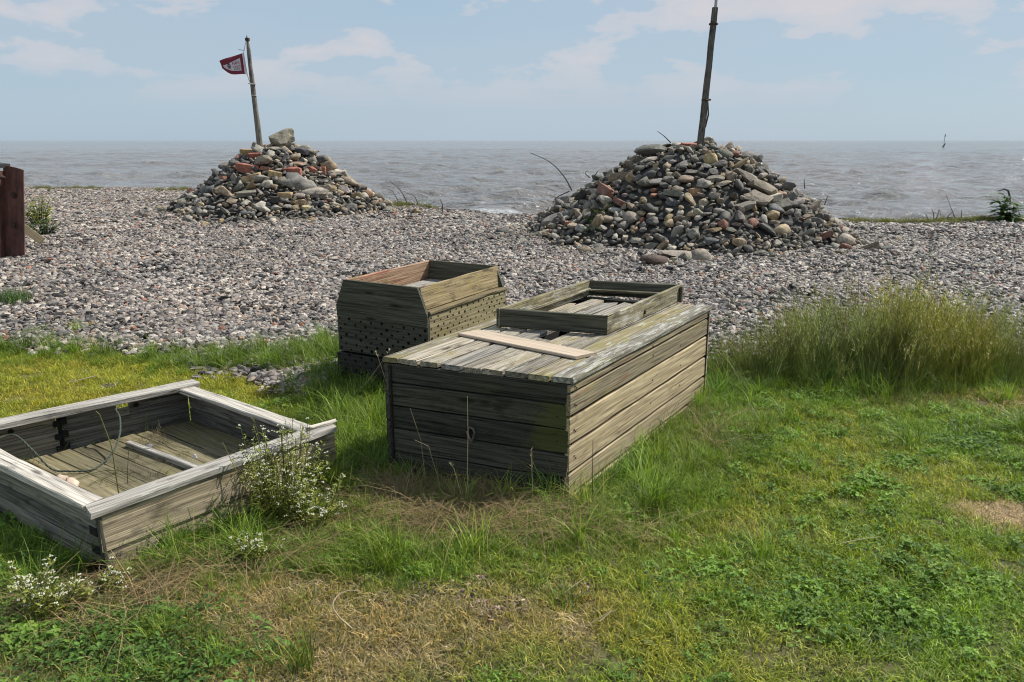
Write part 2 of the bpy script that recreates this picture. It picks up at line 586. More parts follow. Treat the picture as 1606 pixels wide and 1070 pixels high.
# patches of colour in the lawn: photograph pixel, radius in x and y (m), kind
C_LUSH = np.array((.175, .29, .03)); C_OLIVE = np.array((.25, .30, .04)); C_YEL = np.array((.37, .34, .045))
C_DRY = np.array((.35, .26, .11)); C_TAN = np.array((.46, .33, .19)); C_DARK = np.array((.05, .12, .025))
PATCH = [
    (100, 610, 1.3, .8, C_YEL, 1.3), (60, 555, 1.0, .25, C_OLIVE, .8), (420, 560, .6, .3, C_OLIVE, .9), (500, 545, .4, .3, C_LUSH, .8),
    (330, 960, .38, .24, C_DRY, 1.8), (470, 930, .38, .25, C_DRY, 1.8), (520, 1030, .36, .22, C_DRY, 1.8), (440, 1050, .3, .2, C_DRY, 1.6), (650, 1010, .25, .16, C_DRY, 1.1),
    (40, 1050, .2, .12, C_DRY, 1.0), (740, 960, .22, .14, C_DRY, 1.3), (890, 930, .18, .13, C_DRY, 1.0), (700, 790, .35, .25, C_DRY, 1.4),
    (780, 1060, .2, .08, C_LUSH, 1.2), (1580, 805, .14, .10, C_TAN, 6), (1590, 615, .32, .3, C_DRY, 1.6), (1420, 610, .32, .25, C_DRY, 1.1),
    (1080, 820, .32, .2, C_YEL, .8), (1220, 770, .5, .4, C_YEL, .5), (1250, 700, .7, .5, C_OLIVE, .9), (1400, 760, .6, .4, C_OLIVE, .6),
    (1080, 680, .45, .5, C_LUSH, 1.5), (1000, 790, .3, .25, C_LUSH, 1.2), (1550, 690, .5, .4, C_LUSH, 1.1), (1300, 900, .5, .4, C_LUSH, 1.2),
    (1500, 1000, .5, .4, C_LUSH, 1.0), (1180, 1000, .35, .3, C_OLIVE, .8), (1400, 1055, .12, .05, C_DRY, 1.6), (1320, 1040, .08, .04, C_DRY, 1.2),
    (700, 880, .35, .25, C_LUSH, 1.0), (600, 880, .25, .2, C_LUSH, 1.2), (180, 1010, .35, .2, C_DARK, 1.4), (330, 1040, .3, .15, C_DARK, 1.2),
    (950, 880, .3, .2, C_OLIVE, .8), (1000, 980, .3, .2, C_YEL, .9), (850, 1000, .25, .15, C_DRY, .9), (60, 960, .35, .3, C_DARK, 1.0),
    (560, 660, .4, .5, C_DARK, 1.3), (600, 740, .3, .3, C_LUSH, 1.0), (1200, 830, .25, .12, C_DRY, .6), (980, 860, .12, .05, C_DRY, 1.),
    (1230, 1015, .12, .08, C_DRY, 1.0), (1520, 900, .2, .1, C_OLIVE, 1.0), (1370, 700, .3, .12, C_YEL, .8), (1160, 910, .2, .1, C_DRY, .6)]
PG = [(G(a, b)[:2], rx, ry, c, w) for a, b, rx, ry, c, w in PATCH]


def lawn_colour(x, y):
    x = np.asarray(x, float); y = np.asarray(y, float)
    xx = x + bumps(x, y, .35, .06, 3) + bumps(x, y, .16, .03, 13); yy = y + bumps(x, y, .3, .05, 7) + bumps(x, y, .14, .03, 17)
    acc = np.zeros(x.shape + (3,)); ws = np.full(x.shape, .55)
    nb = np.clip(.68 + bumps(x, y, .8, .45, 2) + bumps(x, y, .25, .3, 11), 0, 1)[..., None]
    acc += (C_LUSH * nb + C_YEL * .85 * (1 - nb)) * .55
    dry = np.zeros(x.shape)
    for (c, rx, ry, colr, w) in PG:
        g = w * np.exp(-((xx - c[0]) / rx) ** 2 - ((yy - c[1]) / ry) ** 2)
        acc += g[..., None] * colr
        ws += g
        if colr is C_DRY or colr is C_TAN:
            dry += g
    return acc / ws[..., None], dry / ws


def axis(a, b, fine, lo, hi, growth=1.16):
    mid = list(np.arange(a, b + 1e-6, fine))
    s, v = fine, a
    left = []
    while v > lo:
        s *= growth; v -= s; left.append(v)
    s, v, right = fine, b, []
    while v < hi:
        s *= growth; v += s; right.append(v)
    return np.array(left[::-1] + mid + right)


gx = axis(-6, 8, .06, -900, 900, 1.13)
gy = np.concatenate([axis(1.2, 7.5, .06, -200, 1.2, 1.25), np.arange(7.6, 32, .16), np.geomspace(32.5, 60, 12)])
gy = np.unique(gy[gy < 61])
XX, YY = np.meshgrid(gx, gy)
ZZ = ground_z(XX, YY)
gm = fast_mesh('ground', np.stack([XX, YY, ZZ], -1).reshape(-1, 3), grid_quads(len(gy), len(gx)))
cover = np.clip((lawn_edge(XX) + bumps(XX, YY, .4, .1, 4) - YY) / .25 + .5, 0, 1)
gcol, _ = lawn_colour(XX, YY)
# soil and thatch under the grass, shade between blades put into its colour, sandy grit under the pebbles
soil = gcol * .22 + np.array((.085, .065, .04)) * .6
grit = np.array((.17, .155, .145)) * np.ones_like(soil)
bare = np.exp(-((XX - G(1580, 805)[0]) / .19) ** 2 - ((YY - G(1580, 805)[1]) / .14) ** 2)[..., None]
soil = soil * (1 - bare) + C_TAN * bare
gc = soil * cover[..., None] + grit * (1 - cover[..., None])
ca = gm.attributes.new('cover_colour', 'FLOAT_COLOR', 'POINT')
ca.data.foreach_set('color', np.concatenate([gc, np.ones(gc.shape[:2] + (1,))], -1).astype(np.float32).ravel())
m, nt, b = mat('ground_soil')
a = N(nt, 'ShaderNodeAttribute', attribute_name='cover_colour')
t = N(nt, 'ShaderNodeTexCoord')
n1 = noise(nt, t.outputs['Object'], 28, 8, .7)
c = mix(nt, 1.0, a.outputs['Color'], ramp(nt, n1, [(.3, (.55, .55, .55)), (.7, (1.35, 1.3, 1.2))]), 'MULTIPLY')
nt.links.new(c, b.inputs['Base Color'])
b.inputs['Roughness'].default_value = .95
bump(nt, b, n1, .9, .02)
tag(link('ground', gm, None, m), kind='structure')

# ------------------------------------------------------------------ sea
wr = [16.0]
while wr[-1] < 420:
    wr.append(wr[-1] + max(.085, wr[-1] * .0062))
wr = np.array(wr + list(np.geomspace(450, 40000, 26)))
wa = np.radians(np.linspace(90 - 57, 90 + 57, 640))
RR, AA = np.meshgrid(wr, wa, indexing='ij')
WX, WY = RR * np.cos(AA), RR * np.sin(AA)
dr = np.gradient(wr)[:, None]
da = (wr * (wa[1] - wa[0]))[:, None]
H = np.zeros_like(WX)
wrs = np.random.RandomState(5)
for i in range(64):
    lam = float(np.exp(wrs.uniform(np.log(.5), np.log(6.0))))
    th = math.radians(-90 + wrs.normal(5, 42))
    kx, ky = math.cos(th), math.sin(th)
    amp = .0064 * lam ** .80
    fade = 1.35 * np.clip((lam * abs(1) - 2.6 * dr) / (1.5 * dr), 0, 1) * np.clip((lam / max(abs(kx), .1) - 2.6 * da) / (1.5 * da), 0, 1)
    ph = (WX * kx + WY * ky) * 2 * math.pi / lam + wrs.rand() * 6.28
    H += amp * (1 - np.abs(np.sin(ph / 2)) * 2) * fade if i % 2 else amp * np.sin(ph) * fade
gust = 1 + .5 * np.clip(bumps(WX, WY, 30, .8, 6) + bumps(WX, WY, 12, .5, 12), -1, 1)
H *= gust * 1.0
# small breaker near the shore between the cairns, and two lower ridges behind it
bc = G(820, 322, SEA_Z)
def ridge(cx, cy, w, h, lx, tilt):
    yy = WY - cy - tilt * (WX - cx) - .25 * np.sin((WX - cx) * 1.2)
    e = np.exp(-np.abs((WX - cx) / lx) ** 3)
    return h * e * np.where(yy < 0, np.exp(-(yy / (w * .45)) ** 2), np.exp(-(yy / (w * 1.6)) ** 2))
H += ridge(bc[0] + .1, bc[1] - .6, .5, .26, 1.8, .02)
H += ridge(bc[0] + 2.2, bc[1] + 4, .6, .13, 2.2, .04) + ridge(bc[0] - 6.5, bc[1] + 6, .6, .08, 2.5, -.03)
sb = G(1500, 300, SEA_Z); H += ridge(sb[0], sb[1], .8, .12, 3.0, 0.02)
sb = G(1420, 284, SEA_Z); H += ridge(sb[0], sb[1], 1., .13, 4.0, 0.02)
shore = crest(WX) + .80 / slope(WX)
depth = WY - shore
H *= np.clip(.25 + depth / 5, .12, 1)
foam = np.clip(1.1 - np.abs(depth - .15 - .3 * np.sin(WX * 1.3)) / .3, 0, 1) * .85 + np.clip(1 - np.abs(depth - 1.6 - .35 * np.sin(WX * .9 + 1)) / .35, 0, 1) * .55
foam += np.clip(1.2 - np.abs(depth - .9) / 1.0, 0, 1) * .5
foam += np.clip((H - .22) / .06, 0, 1) * .5
wm = fast_mesh('sea', np.stack([WX, WY, SEA_Z + H], -1).reshape(-1, 3), grid_quads(len(wr), len(wa))[:, ::-1])
fa = wm.attributes.new('foam', 'FLOAT', 'POINT')
fa.data.foreach_set('value', foam.astype(np.float32).ravel())
m, nt, b = mat('sea_water')
t = N(nt, 'ShaderNodeTexCoord')
a = N(nt, 'ShaderNodeAttribute', attribute_name='foam')
fn = noise(nt, mapping(nt, t.outputs['Object'], (1, 2.2, 1)), 6, 6, .75)
fk = mathn(nt, 'MULTIPLY', ramp(nt, fn, [(.36, 0), (.55, 1)]), a.outputs['Fac'], True)
murk = noise(nt, mapping(nt, t.outputs['Object'], (.05, .12, 1)), 1, 3, .5)
wc = mix(nt, murk, (.135, .13, .125), (.20, .19, .18))
nt.links.new(mix(nt, fk, wc, (.62, .64, .66)), b.inputs['Base Color'])
rr = mathn(nt, 'ADD', mathn(nt, 'MULTIPLY', fk, .5), .06)
nt.links.new(rr, b.inputs['Roughness'])
b.inputs['IOR'].default_value = 1.33
w1 = noise(nt, mapping(nt, t.outputs['Object'], (.8, 1.2, 1)), 3.0, 5, .6, .3)
w2 = noise(nt, mapping(nt, t.outputs['Object'], (.8, 1.1, 1)), .7, 6, .62, .4)
bump(nt, b, mathn(nt, 'ADD', mathn(nt, 'MULTIPLY', w1, .35), w2), 1.0, .55)
tag(link('sea', wm, None, m), kind='structure')


# ------------------------------------------------------------------ stones
def ico(sub):
    import bmesh
    bm = bmesh.new()
    bmesh.ops.create_icosphere(bm, subdivisions=sub, radius=1)
    v = np.array([x.co[:] for x in bm.verts]); f = [tuple(q.index for q in p.verts) for p in bm.faces]
    bm.free()
    return v, f


ICO1, ICO2, ICO3 = ico(1), ico(2), ico(3)


def stone_shape(seed, base=ICO2, cuts=6, rough=.12, flat=(1, .78, .62), cutmin=.55):
    r = np.random.RandomState(seed)
    v = base[0].copy()
    f = base[1]
    for i in range(len(v)):
        v[i] *= 1 + rough * (mnoise.fractal(Vector(v[i] * 1.3 + seed * 3.1), .8, 2.0, 4))
    for _ in range(cuts):
        n = r.normal(size=3); n /= np.linalg.norm(n)
        d = r.uniform(cutmin, .88)
        k = v @ n - d
        v -= np.clip(k, 0, None)[:, None] * n * .97
    v *= np.array(flat) * (1 + .15 * r.normal(size=3))
    return v, f


def brick_shape(seed):
    import bmesh
    r = np.random.RandomState(seed)
    bm = bmesh.new()
    bmesh.ops.create_cube(bm, size=2)
    bmesh.ops.bevel(bm, geom=bm.edges[:], offset=.09, segments=1, affect='EDGES')
    bmesh.ops.triangulate(bm, faces=bm.faces[:])
    bmesh.ops.subdivide_edges(bm, edges=[e for e in bm.edges if e.calc_length() > 1.2], cuts=2, use_grid_fill=True)
    bmesh.ops.triangulate(bm, faces=bm.faces[:])
    v = np.array([x.co[:] for x in bm.verts]); f = [tuple(q.index for q in p.verts) for p in bm.faces]
    bm.free()
    for _ in range(3):
        n = r.normal(size=3); n /= np.linalg.norm(n)
        k = v @ n - r.uniform(1.0, 1.35)
        v -= np.clip(k, 0, None)[:, None] * n
    v *= np.array((1, .55, .42)) * (1 + .10 * r.normal(size=3))
    v += r.normal(size=v.shape) * .018
    return v, f


ROUND = [mesh('rounded_stone', *stone_shape(10 + i, cuts=8, rough=.4, cutmin=.55, flat=(1, .8, .68)), smooth=True) for i in range(7)]
FLINT = [mesh('angular_stone', *stone_shape(40 + i, cuts=10, rough=.35, cutmin=.45), smooth=False) for i in range(7)]
KNOB = [mesh('knobbly_stone', *stone_shape(70 + i, base=ICO2, cuts=4, rough=.75, cutmin=.7), smooth=True) for i in range(4)]
SLAB = [mesh('slab_stone', *stone_shape(90 + i, cuts=9, rough=.15, flat=(1, .8, .3), cutmin=.5), smooth=False) for i in range(4)]
BRICK = [mesh('brick_stone', *brick_shape(110 + i)) for i in range(4)]
BOULD = [mesh('big_boulder', *stone_shape(130 + i, base=ICO3, cuts=12, rough=.5, cutmin=.6, flat=(1, .85, .9)), smooth=False) for i in range(3)]
for q in ROUND + FLINT + KNOB + SLAB + BRICK + BOULD:
    q.materials.append(M_STONE)

PAL = [((.135, .128, .115), 20), ((.205, .19, .165), 18), ((.06, .058, .056), 13), ((.29, .27, .235), 13), ((.22, .175, .125), 14), ((.155, .15, .12), 10), ((.40, .37, .31), 7),
       ((.30, .235, .15), 7), ((.22, .10, .07), 3), ((.19, .165, .155), 8), ((.31, .235, .13), 3), ((.11, .115, .12), 3), ((.33, .285, .235), 7)]
PALC = np.array([p[0] for p in PAL]); PALW = np.array([p[1] for p in PAL], float); PALW /= PALW.sum()


def cairn(name, label, c, prof_r, prof_z, heroes, seed, colour_gain=1.0, dens=1.0, size=1.0, kr=1.0):   # kr narrows the heap
    r = np.random.RandomState(seed)
    root = empty(name, (c[0], c[1], 0))
    tag(root, label, 'stone pile', 'stone cairns on the beach')

    def hz(x, y):
        dx, dy = x - c[0], y - c[1]
        rad = np.hypot(dx, dy); an = np.arctan2(dy, dx)
        rr = rad * kr * (1 + .05 * np.sin(an * 3 + seed) + .035 * np.sin(an * 7 + 2 * seed))
        return np.interp(rr, prof_r, prof_z)
    # heap of rubble below the visible stones
    nr_, na = 26, 72
    v = []
    for i in range(nr_):
        for k in range(na):
            rad = prof_r[-1] * 1.02 * i / (nr_ - 1); an = 2 * math.pi * k / na
            x, y = c[0] + rad * math.cos(an), c[1] + rad * math.sin(an)
            v.append((x - c[0], y - c[1], float(hz(x, y)) - .07 + (.02 if i else 0)))
    f = []
    for i in range(nr_ - 1):
        for k in range(na):
            k2 = (k + 1) % na
            f.append((i * na + k, (i + 1) * na + k, (i + 1) * na + k2, i * na + k2))
    core = link('rubble_core', mesh('rubble_core', v, f, True), root, plain('rubble_soil', (.045, .042, .038), .95, 0, .5, 12))
    core.matrix_parent_inverse = Matrix()
    stones = []       # x, y, z, size
    cell = {}

    def free(p, s, k=.78):
        ci = tuple((p / .3).astype(int))
        for a in (-1, 0, 1):
            for b_ in (-1, 0, 1):
                for d in (-1, 0, 1):
                    for (q, s2) in cell.get((ci[0] + a, ci[1] + b_, ci[2] + d), ()):
                        if np.linalg.norm(p - q) < (s + s2) * k:
                            return False
        cell.setdefault(ci, []).append((p, s))
        return True

    def hit(px, py):
        d = ray(px, py); o = np.array([0, 0, CAM_H])
        tt = (c[1] - prof_r[-1] - .2) / d[1]
        while tt * d[1] < c[1] + .3:
            p = o + d * tt
            if p[2] < hz(p[0], p[1]):
                return p
            tt += .03 / d[1]
        return o + d * ((c[1] - .25) / d[1])
    for (px, py, wpx, hpx, colr, shapes, nm, lab, tilt) in heroes:
        p = hit(px, py)
        sc = p[1] / F_PX * .5
        s = wpx * sc; sz = hpx * sc
        if nm == 'brick': s, sz = s * .8, sz * .82
        me = shapes[r.randint(len(shapes))]
        o = link(nm, me, root)
        o.matrix_parent_inverse = Matrix()
        p[2] = min(p[2], float(hz(p[0], p[1])) + sz * .7)
        o.location = (p[0] - c[0], p[1] - c[1], p[2])
        bz = {'slab_stone': .32, 'brick_stone': .40}.get(me.name.split('.')[0], .7)
        o.scale = (s * 1.28, s * 1.0, sz / bz * 1.08)
        o.rotation_euler = (r.uniform(-.1, .1) + .12, tilt, r.uniform(-.25, .25))
        colr = (colr[0] * 1.08, colr[1] * .98, colr[2] * .86)
        gm_ = sum(colr) / 3
        o.color = tuple(.75 * q_ + .25 * gm_ * .9 for q_ in colr) + (1,)
        if lab: o['label'] = lab
        for q in range(3):
            cell.setdefault(tuple(((p + [0, 0, (q - 1) * s * .4]) / .3).astype(int)), []).append((p, s * .72))
    n = 0
    for smin, smax, tries, k in ((.125, .165, int(90 * dens), .9), (.085, .125, int(900 * dens), .80), (.055, .085, int(7000 * dens), .76), (.035, .055, int(9000 * dens), .78)):
        for _ in range(tries):
            rad = prof_r[-1] * 1.08 * math.sqrt(r.rand()); an = r.rand() * 6.283
            x, y = c[0] + rad * math.cos(an), c[1] + rad * math.sin(an)
            s = r.uniform(smin, smax) * size
            if rad > prof_r[-1] * .8: s *= .72
            z = float(hz(x, y)) + s * r.uniform(-.15, .30)
            if rad > prof_r[-1]: z = float(ground_z(x, y)) + s * .3
            p = np.array([x, y, z])
            if free(p, s * .9, k):
                stones.append((x, y, z, s))
    st = np.array(stones)
    view = (c[1] - st[:, 1]) / prof_r[-1]
    sc = st[:, 3] * np.where(view > -.25, 1, .2) * (1 + .25 * view)
    order = np.argsort(-sc)
    kinds = [ROUND, FLINT, KNOB, SLAB, BRICK]
    nobj = 300 - len(heroes)
    for j in order[:nobj]:
        x, y, z, s = st[j]
        ci = r.choice(len(PAL), p=PALW)
        col = PALC[ci] * r.uniform(.75, 1.25) * colour_gain
        k = r.choice(5, p=[.30, .40, .14, .12, .04])
        if ci == 8 and r.rand() < .6: k = 4
        me = kinds[k][r.randint(len(kinds[k]))]
        o = link('stone', me, root)
        o.matrix_parent_inverse = Matrix()
        o.location = (x - c[0], y - c[1], z)
        q = s * r.uniform(.95, 1.25)
        o.scale = (q * r.uniform(.9, 1.3), q * r.uniform(.85, 1.15), q * r.uniform(.8, 1.1) * (1.4 if k == 3 else 1))
        o.rotation_euler = (r.normal() * .35, r.normal() * .35, r.rand() * 6.28)
        o.color = (*col, 1)
    rest = order[nobj:]
    tint = np.array([PALC[r.choice(len(PAL), p=PALW)] * r.uniform(.75, 1.3) * colour_gain for _ in rest])
    scl = st[rest, 3][:, None] * r.uniform(.85, 1.25, (len(rest), 3))
    rot = np.stack([r.normal(size=len(rest)) * .4, r.normal(size=len(rest)) * .4, r.rand(len(rest)) * 6.28], -1)
    pts = st[rest][:, :3] - np.array([c[0], c[1], 0])
    va = [q.copy() for q in ROUND[:4] + FLINT[:4] + KNOB[:2]]
    so = scatter('small_stone', va, pts, rot, scl, tint, M_STONE_I, root)
    so.matrix_parent_inverse = Matrix()
    return root, hz, hit


RED, YEL, OLV = (.30, .085, .05), (.40, .27, .11), (.19, .185, .15)
h1 = [(441, 221, 31, 30, (.22, .215, .175), BOULD, 'boulder', 'large olive grey boulder on the summit', 0),
      (481, 226, 30, 18, (.05, .052, .07), FLINT, 'stone', 'near black stone beside the summit boulder', .1),
      (475, 217, 24, 10, (.26, .26, .24), KNOB, 'stone', None, .1),
      (504, 232, 26, 18, (.06, .06, .065), FLINT, 'stone', None, .3),
      (416, 252, 40, 18, (.20, .175, .135), SLAB, 'stone', 'flat tan slab leaning below the pole', -.35),
      (390, 241, 22, 13, (.40, .27, .11), BRICK, 'brick', 'yellow brick piece near the pole foot', 0.05),
      (400, 246, 18, 11, (.30, .07, .045), BRICK, 'brick', 'dark red brick lying against the yellow one', -.05),
      (388, 265, 30, 14, (.33, .10, .06), BRICK, 'brick', None, .15), (395, 280, 26, 13, (.40, .31, .16), BRICK, 'brick', None, -.25),
      (432, 275, 20, 12, (.42, .32, .15), BRICK, 'brick', None, .2), (460, 269, 26, 12, (.36, .10, .055), BRICK, 'brick', None, 0),
      (488, 266, 17, 13, (.33, .10, .06), FLINT, 'stone', None, .5), (506, 268, 11, 13, (.36, .13, .07), BRICK, 'brick', None, 0),
      (475, 235, 20, 15, (.24, .235, .20), ROUND, 'stone', None, 0), (466, 288, 48, 26, (.17, .175, .18), KNOB, 'boulder', 'large marbled grey boulder low on the near side', .1),
      (484, 302, 34, 18, (.28, .27, .26), KNOB, 'stone', None, .1), (540, 279, 18, 24, (.25, .24, .215), ROUND, 'stone', None, .2),
      (514, 247, 24, 20, (.28, .21, .13), KNOB, 'stone', None, .2), (526, 261, 24, 13, (.42, .41, .38), FLINT, 'stone', None, 0),
      (546, 267, 22, 14, (.30, .25, .2), KNOB, 'stone', None, .3), (368, 280, 13, 16, (.24, .24, .22), ROUND, 'stone', None, .2),
      (447, 307, 24, 10, (.38, .28, .13), BRICK, 'brick', None, 0), (470, 318, 24, 15, (.40, .29, .15), FLINT, 'stone', None, 0),
      (482, 327, 16, 14, (.42, .38, .2), FLINT, 'stone', None, 0), (558, 307, 20, 15, (.32, .25, .12), FLINT, 'stone', None, 0),
      (578, 300, 16, 15, (.38, .22, .11), ROUND, 'stone', None, .3), (470, 307, 20, 9, (.34, .29, .27), ROUND, 'stone', None, 0),
      (443, 285, 20, 14, (.20, .19, .15), ROUND, 'stone', None, 0), (466, 257, 26, 9, (.27, .18, .13), SLAB, 'stone', None, 0),
      (490, 252, 20, 14, (.22, .22, .20), KNOB, 'stone', None, .5), (520, 275, 16, 8, (.30, .22, .2), ROUND, 'stone', None, 0),
      (526, 322, 14, 13, (.40, .37, .30), ROUND, 'stone', None, 0), (386, 255, 20, 10, (.09, .10, .11), ROUND, 'stone', None, 0)]
h2 = [(1025, 226, 42, 22, (.12, .13, .125), SLAB, 'stone', 'broad dark slab capping the left summit', -.15),
      (1013, 240, 22, 15, (.28, .08, .06), FLINT, 'stone', 'deep red stone under the dark slab', 0),
      (1082, 224, 28, 9, (.32, .085, .055), BRICK, 'brick', 'flat red brick at the pole foot', .05), (1090, 217, 14, 9, (.30, .26, .17), FLINT, 'stone', None, 0),
      (1072, 234, 22, 14, (.20, .20, .195), KNOB, 'stone', None, 0), (1115, 252, 20, 24, (.42, .34, .15), KNOB, 'stone', 'ochre knobbly stone below the pole', .3),
      (1138, 244, 24, 20, (.13, .135, .11), ROUND, 'stone', None, .3), (1127, 258, 26, 16, (.12, .12, .115), SLAB, 'stone', None, -.3),
      (1093, 252, 24, 17, (.12, .125, .11), ROUND, 'stone', None, 0), (1172, 279, 46, 26, (.17, .15, .125), SLAB, 'stone', 'brown slab tilted on the right flank', .5),
      (1198, 296, 52, 20, (.20, .175, .13), SLAB, 'stone', None, .35), (1190, 315, 50, 26, (.16, .14, .11), BOULD, 'boulder', 'large brown angular boulder on the right flank', .1),
      (1238, 312, 22, 30, (.14, .145, .15), FLINT, 'stone', None, .2), (1222, 306, 18, 12, (.36, .19, .08), FLINT, 'stone', None, 0),
      (1078, 282, 30, 14, (.25, .19, .14), ROUND, 'stone', None, 0), (1118, 281, 34, 16, (.15, .14, .12), SLAB, 'stone', None, -.2),
      (1133, 288, 26, 12, (.33, .29, .22), FLINT, 'stone', None, -.3), (1051, 301, 15, 11, (.48, .13, .05), FLINT, 'stone', 'bright orange red stone in the middle of the near face', .3),
      (1064, 297, 18, 12, (.38, .33, .27), ROUND, 'stone', None, .2), (1091, 301, 22, 12, (.40, .25, .12), BRICK, 'brick', None, 0),
      (1026, 298, 16, 13, (.25, .10, .06), FLINT, 'stone', None, 0), (1027, 307, 16, 12, (.32, .15, .08), FLINT, 'stone', None, 0),
      (1102, 318, 18, 19, (.42, .39, .30), FLINT, 'stone', 'pale cream stone low on the near face', .4), (1055, 318, 22, 22, (.10, .12, .14), FLINT, 'stone', None, 0),
      (1095, 336, 20, 17, (.25, .25, .20), ROUND, 'stone', None, 0), (1130, 332, 20, 14, (.22, .215, .21), ROUND, 'stone', None, 0),
      (990, 282, 12, 22, (.38, .31, .18), BRICK, 'brick', None, -.9), (1052, 276, 12, 24, (.30, .28, .22), FLINT, 'stone', None, -.6),
      (912, 299, 26, 22, (.04, .04, .045), FLINT, 'stone', 'black stone standing at the left flank', -.5), (868, 345, 34, 24, (.17, .17, .175), FLINT, 'stone', None, -.5),
      (842, 366, 22, 8, (.36, .34, .25), SLAB, 'stone', None, -.3), (860, 363, 18, 14, (.40, .37, .29), FLINT, 'stone', None, 0),
      (895, 351, 16, 7, (.38, .13, .08), BRICK, 'brick', None, 0), (957, 344, 24, 14, (.28, .24, .20), ROUND, 'stone', None, 0),
      (912, 359, 24, 14, (.24, .25, .26), SLAB, 'stone', None, 0), (966, 330, 20, 13, (.38, .39, .39), FLINT, 'stone', None, 0),
      (1006, 347, 8, 14, (.36, .14, .09), ROUND, 'stone', None, 0), (1020, 250, 34, 11, (.27, .26, .24), SLAB, 'stone', None, -.2),
      (1047, 248, 16, 12, (.34, .34, .32), FLINT, 'stone', None, 0), (1030, 286, 30, 10, (.17, .17, .175), ROUND, 'stone', None, 0),
      (1335, 340, 16, 11, (.10, .11, .12), ROUND, 'stone', None, 0), (1305, 337, 14, 11, (.10, .10, .1), ROUND, 'stone', None, 0),
      (1075, 350, 14, 11, (.36, .35, .31), ROUND, 'stone', None, 0), (995, 360, 14, 12, (.30, .22, .14), ROUND, 'stone', None, 0)]
C1 = (-5.30, 18.4); C2 = (3.12, 13.9)
cairn1, hz1, hit1 = cairn('stone_cairn', 'left cairn of mixed stones and red brick, with the flag pole', C1, [0, .55, 1.0, 1.5, 2.0, 2.5, 3.0], [1.48, 1.42, 1.17, .80, .45, .17, -.03], h1, 3, 1.0, .85, 1.10, 1.07)
cairn2, hz2, hit2 = cairn('stone_cairn', 'wider right cairn of grey and dark stones, with the bare timber post', C2, [0, .75, 1.2, 1.7, 2.3, 2.8, 3.1], [1.52, 1.42, 1.17, .84, .44, .14, -.03], h2, 8, .92, 1.05, 1.10, 1.06)

# ------------------------------------------------------------------ shingle
def pebble_patch(seed, rad=.27, n=95, smin=.013, smax=.044):
    r = np.random.RandomState(seed)
    mb = MB()
    for i in range(n):
        q = rad * math.sqrt(r.rand()); an = r.rand() * 6.283
        s = smin + (smax - smin) * r.rand() ** 2.2
        v = ICO1[0].copy()
        for _ in range(5):
            nn = r.normal(size=3); nn /= np.linalg.norm(nn)
            k = v @ nn - r.uniform(.5, .85)
            v -= np.clip(k, 0, None)[:, None] * nn
        v *= np.array((s * r.uniform(.9, 1.5), s * r.uniform(.7, 1), s * r.uniform(.35, .7)))
        a, b_, c_ = r.normal() * .35, r.normal() * .35, r.rand() * 6.28
        from mathutils import Euler
        Mx = np.array(Euler((a, b_, c_)).to_matrix())
        v = v @ Mx.T + np.array((q * math.cos(an), q * math.sin(an), s * .25 + r.rand() * .012))
        mb.add(v, ICO1[1], float(r.rand()))
    return mb.me('pebble_patch', False)


PP = [pebble_patch(200 + i) for i in range(9)]


def area_points(x0, x1, y0, y1, dens, keep):
    n = int((x1 - x0) * (y1 - y0) * dens)
    x = rs.uniform(x0, x1, n); y = rs.uniform(y0, y1, n)
    k = keep(x, y)
    return x[k], y[k]


def visible(x, y, m=1.5):           # a generous wedge of ground round the view
    return np.abs(x) < y * .68 + m + 1.0


gxs, gys, gs = [], [], []
for (y0, y1, dens, s) in ((4.6, 9, 26, .9), (9, 14, 24, .95), (14, 29, 15, 1.2)):
    x, y = area_points(-20, 20, y0, y1, dens, lambda x, y: visible(x, y) & (y > lawn_edge(x) + bumps(x, y, .4, .12, 4) + .02) & (y < crest(x) + np.where(np.abs(x + .3) < 2.2, 7.2, 1.6)))
    gxs.append(x); gys.append(y); gs.append(np.full(len(x), s * 1.1) * rs.uniform(.85, 1.2, len(x)))
for (px, py, rx, ry, n) in ((475, 602, .22, .14, 24), (690, 935, .22, .10, 8), (905, 925, .08, .03, 2), (440, 580, .3, .12, 7), (170, 613, .1, .05, 2), (720, 955, .2, .12, 4)):
    c = G(px, py)
    gxs.append(c[0] + rs.normal(size=n) * rx * .6); gys.append(c[1] + rs.normal(size=n) * ry * .6); gs.append(np.full(n, .19 if py > 900 or px < 200 else .5))
gx_, gy_, gs_ = map(np.concatenate, (gxs, gys, gs))
n = len(gx_)
warm_lawn = (gy_ < 4)[:, None]
warm = np.clip(.5 + bumps(gx_, gy_, 3, .5, 1) - gx_ * .05, 0, 1)[:, None]
tn = (np.array((1.06, .99, .93)) * warm + np.array((.96, .93, .90)) * (1 - warm)) * (.95 + .15 * rs.rand(n, 1))
tn = tn * np.array((.80, .78, .73)) * (1 + bumps(gx_ * .35, gy_, 1.6, .10, 3) + bumps(gx_, gy_, 2.5, .10, 14))[:, None]
tn = tn * (1 - .35 * np.clip((gy_ - 18) / 4, 0, 1) * (np.abs(gx_ + .3) < 3.0))[:, None]
tn = np.where(warm_lawn, np.array((1.1, .85, .66)) * rs.uniform(.6, .95, (n, 1)), tn)
gsc = np.stack([gs_, gs_, np.minimum(gs_, 1.15)], -1)
o = scatter('shingle', PP, np.stack([gx_, gy_, ground_z(gx_, gy_) + rs.rand(n) * .012], -1),
            np.stack([rs.normal(size=n) * .03, rs.normal(size=n) * .03, rs.rand(n) * 6.28], -1), gsc, tn, M_GRAVEL)
tag(o, 'grey and mauve shingle covering the beach', 'shingle')

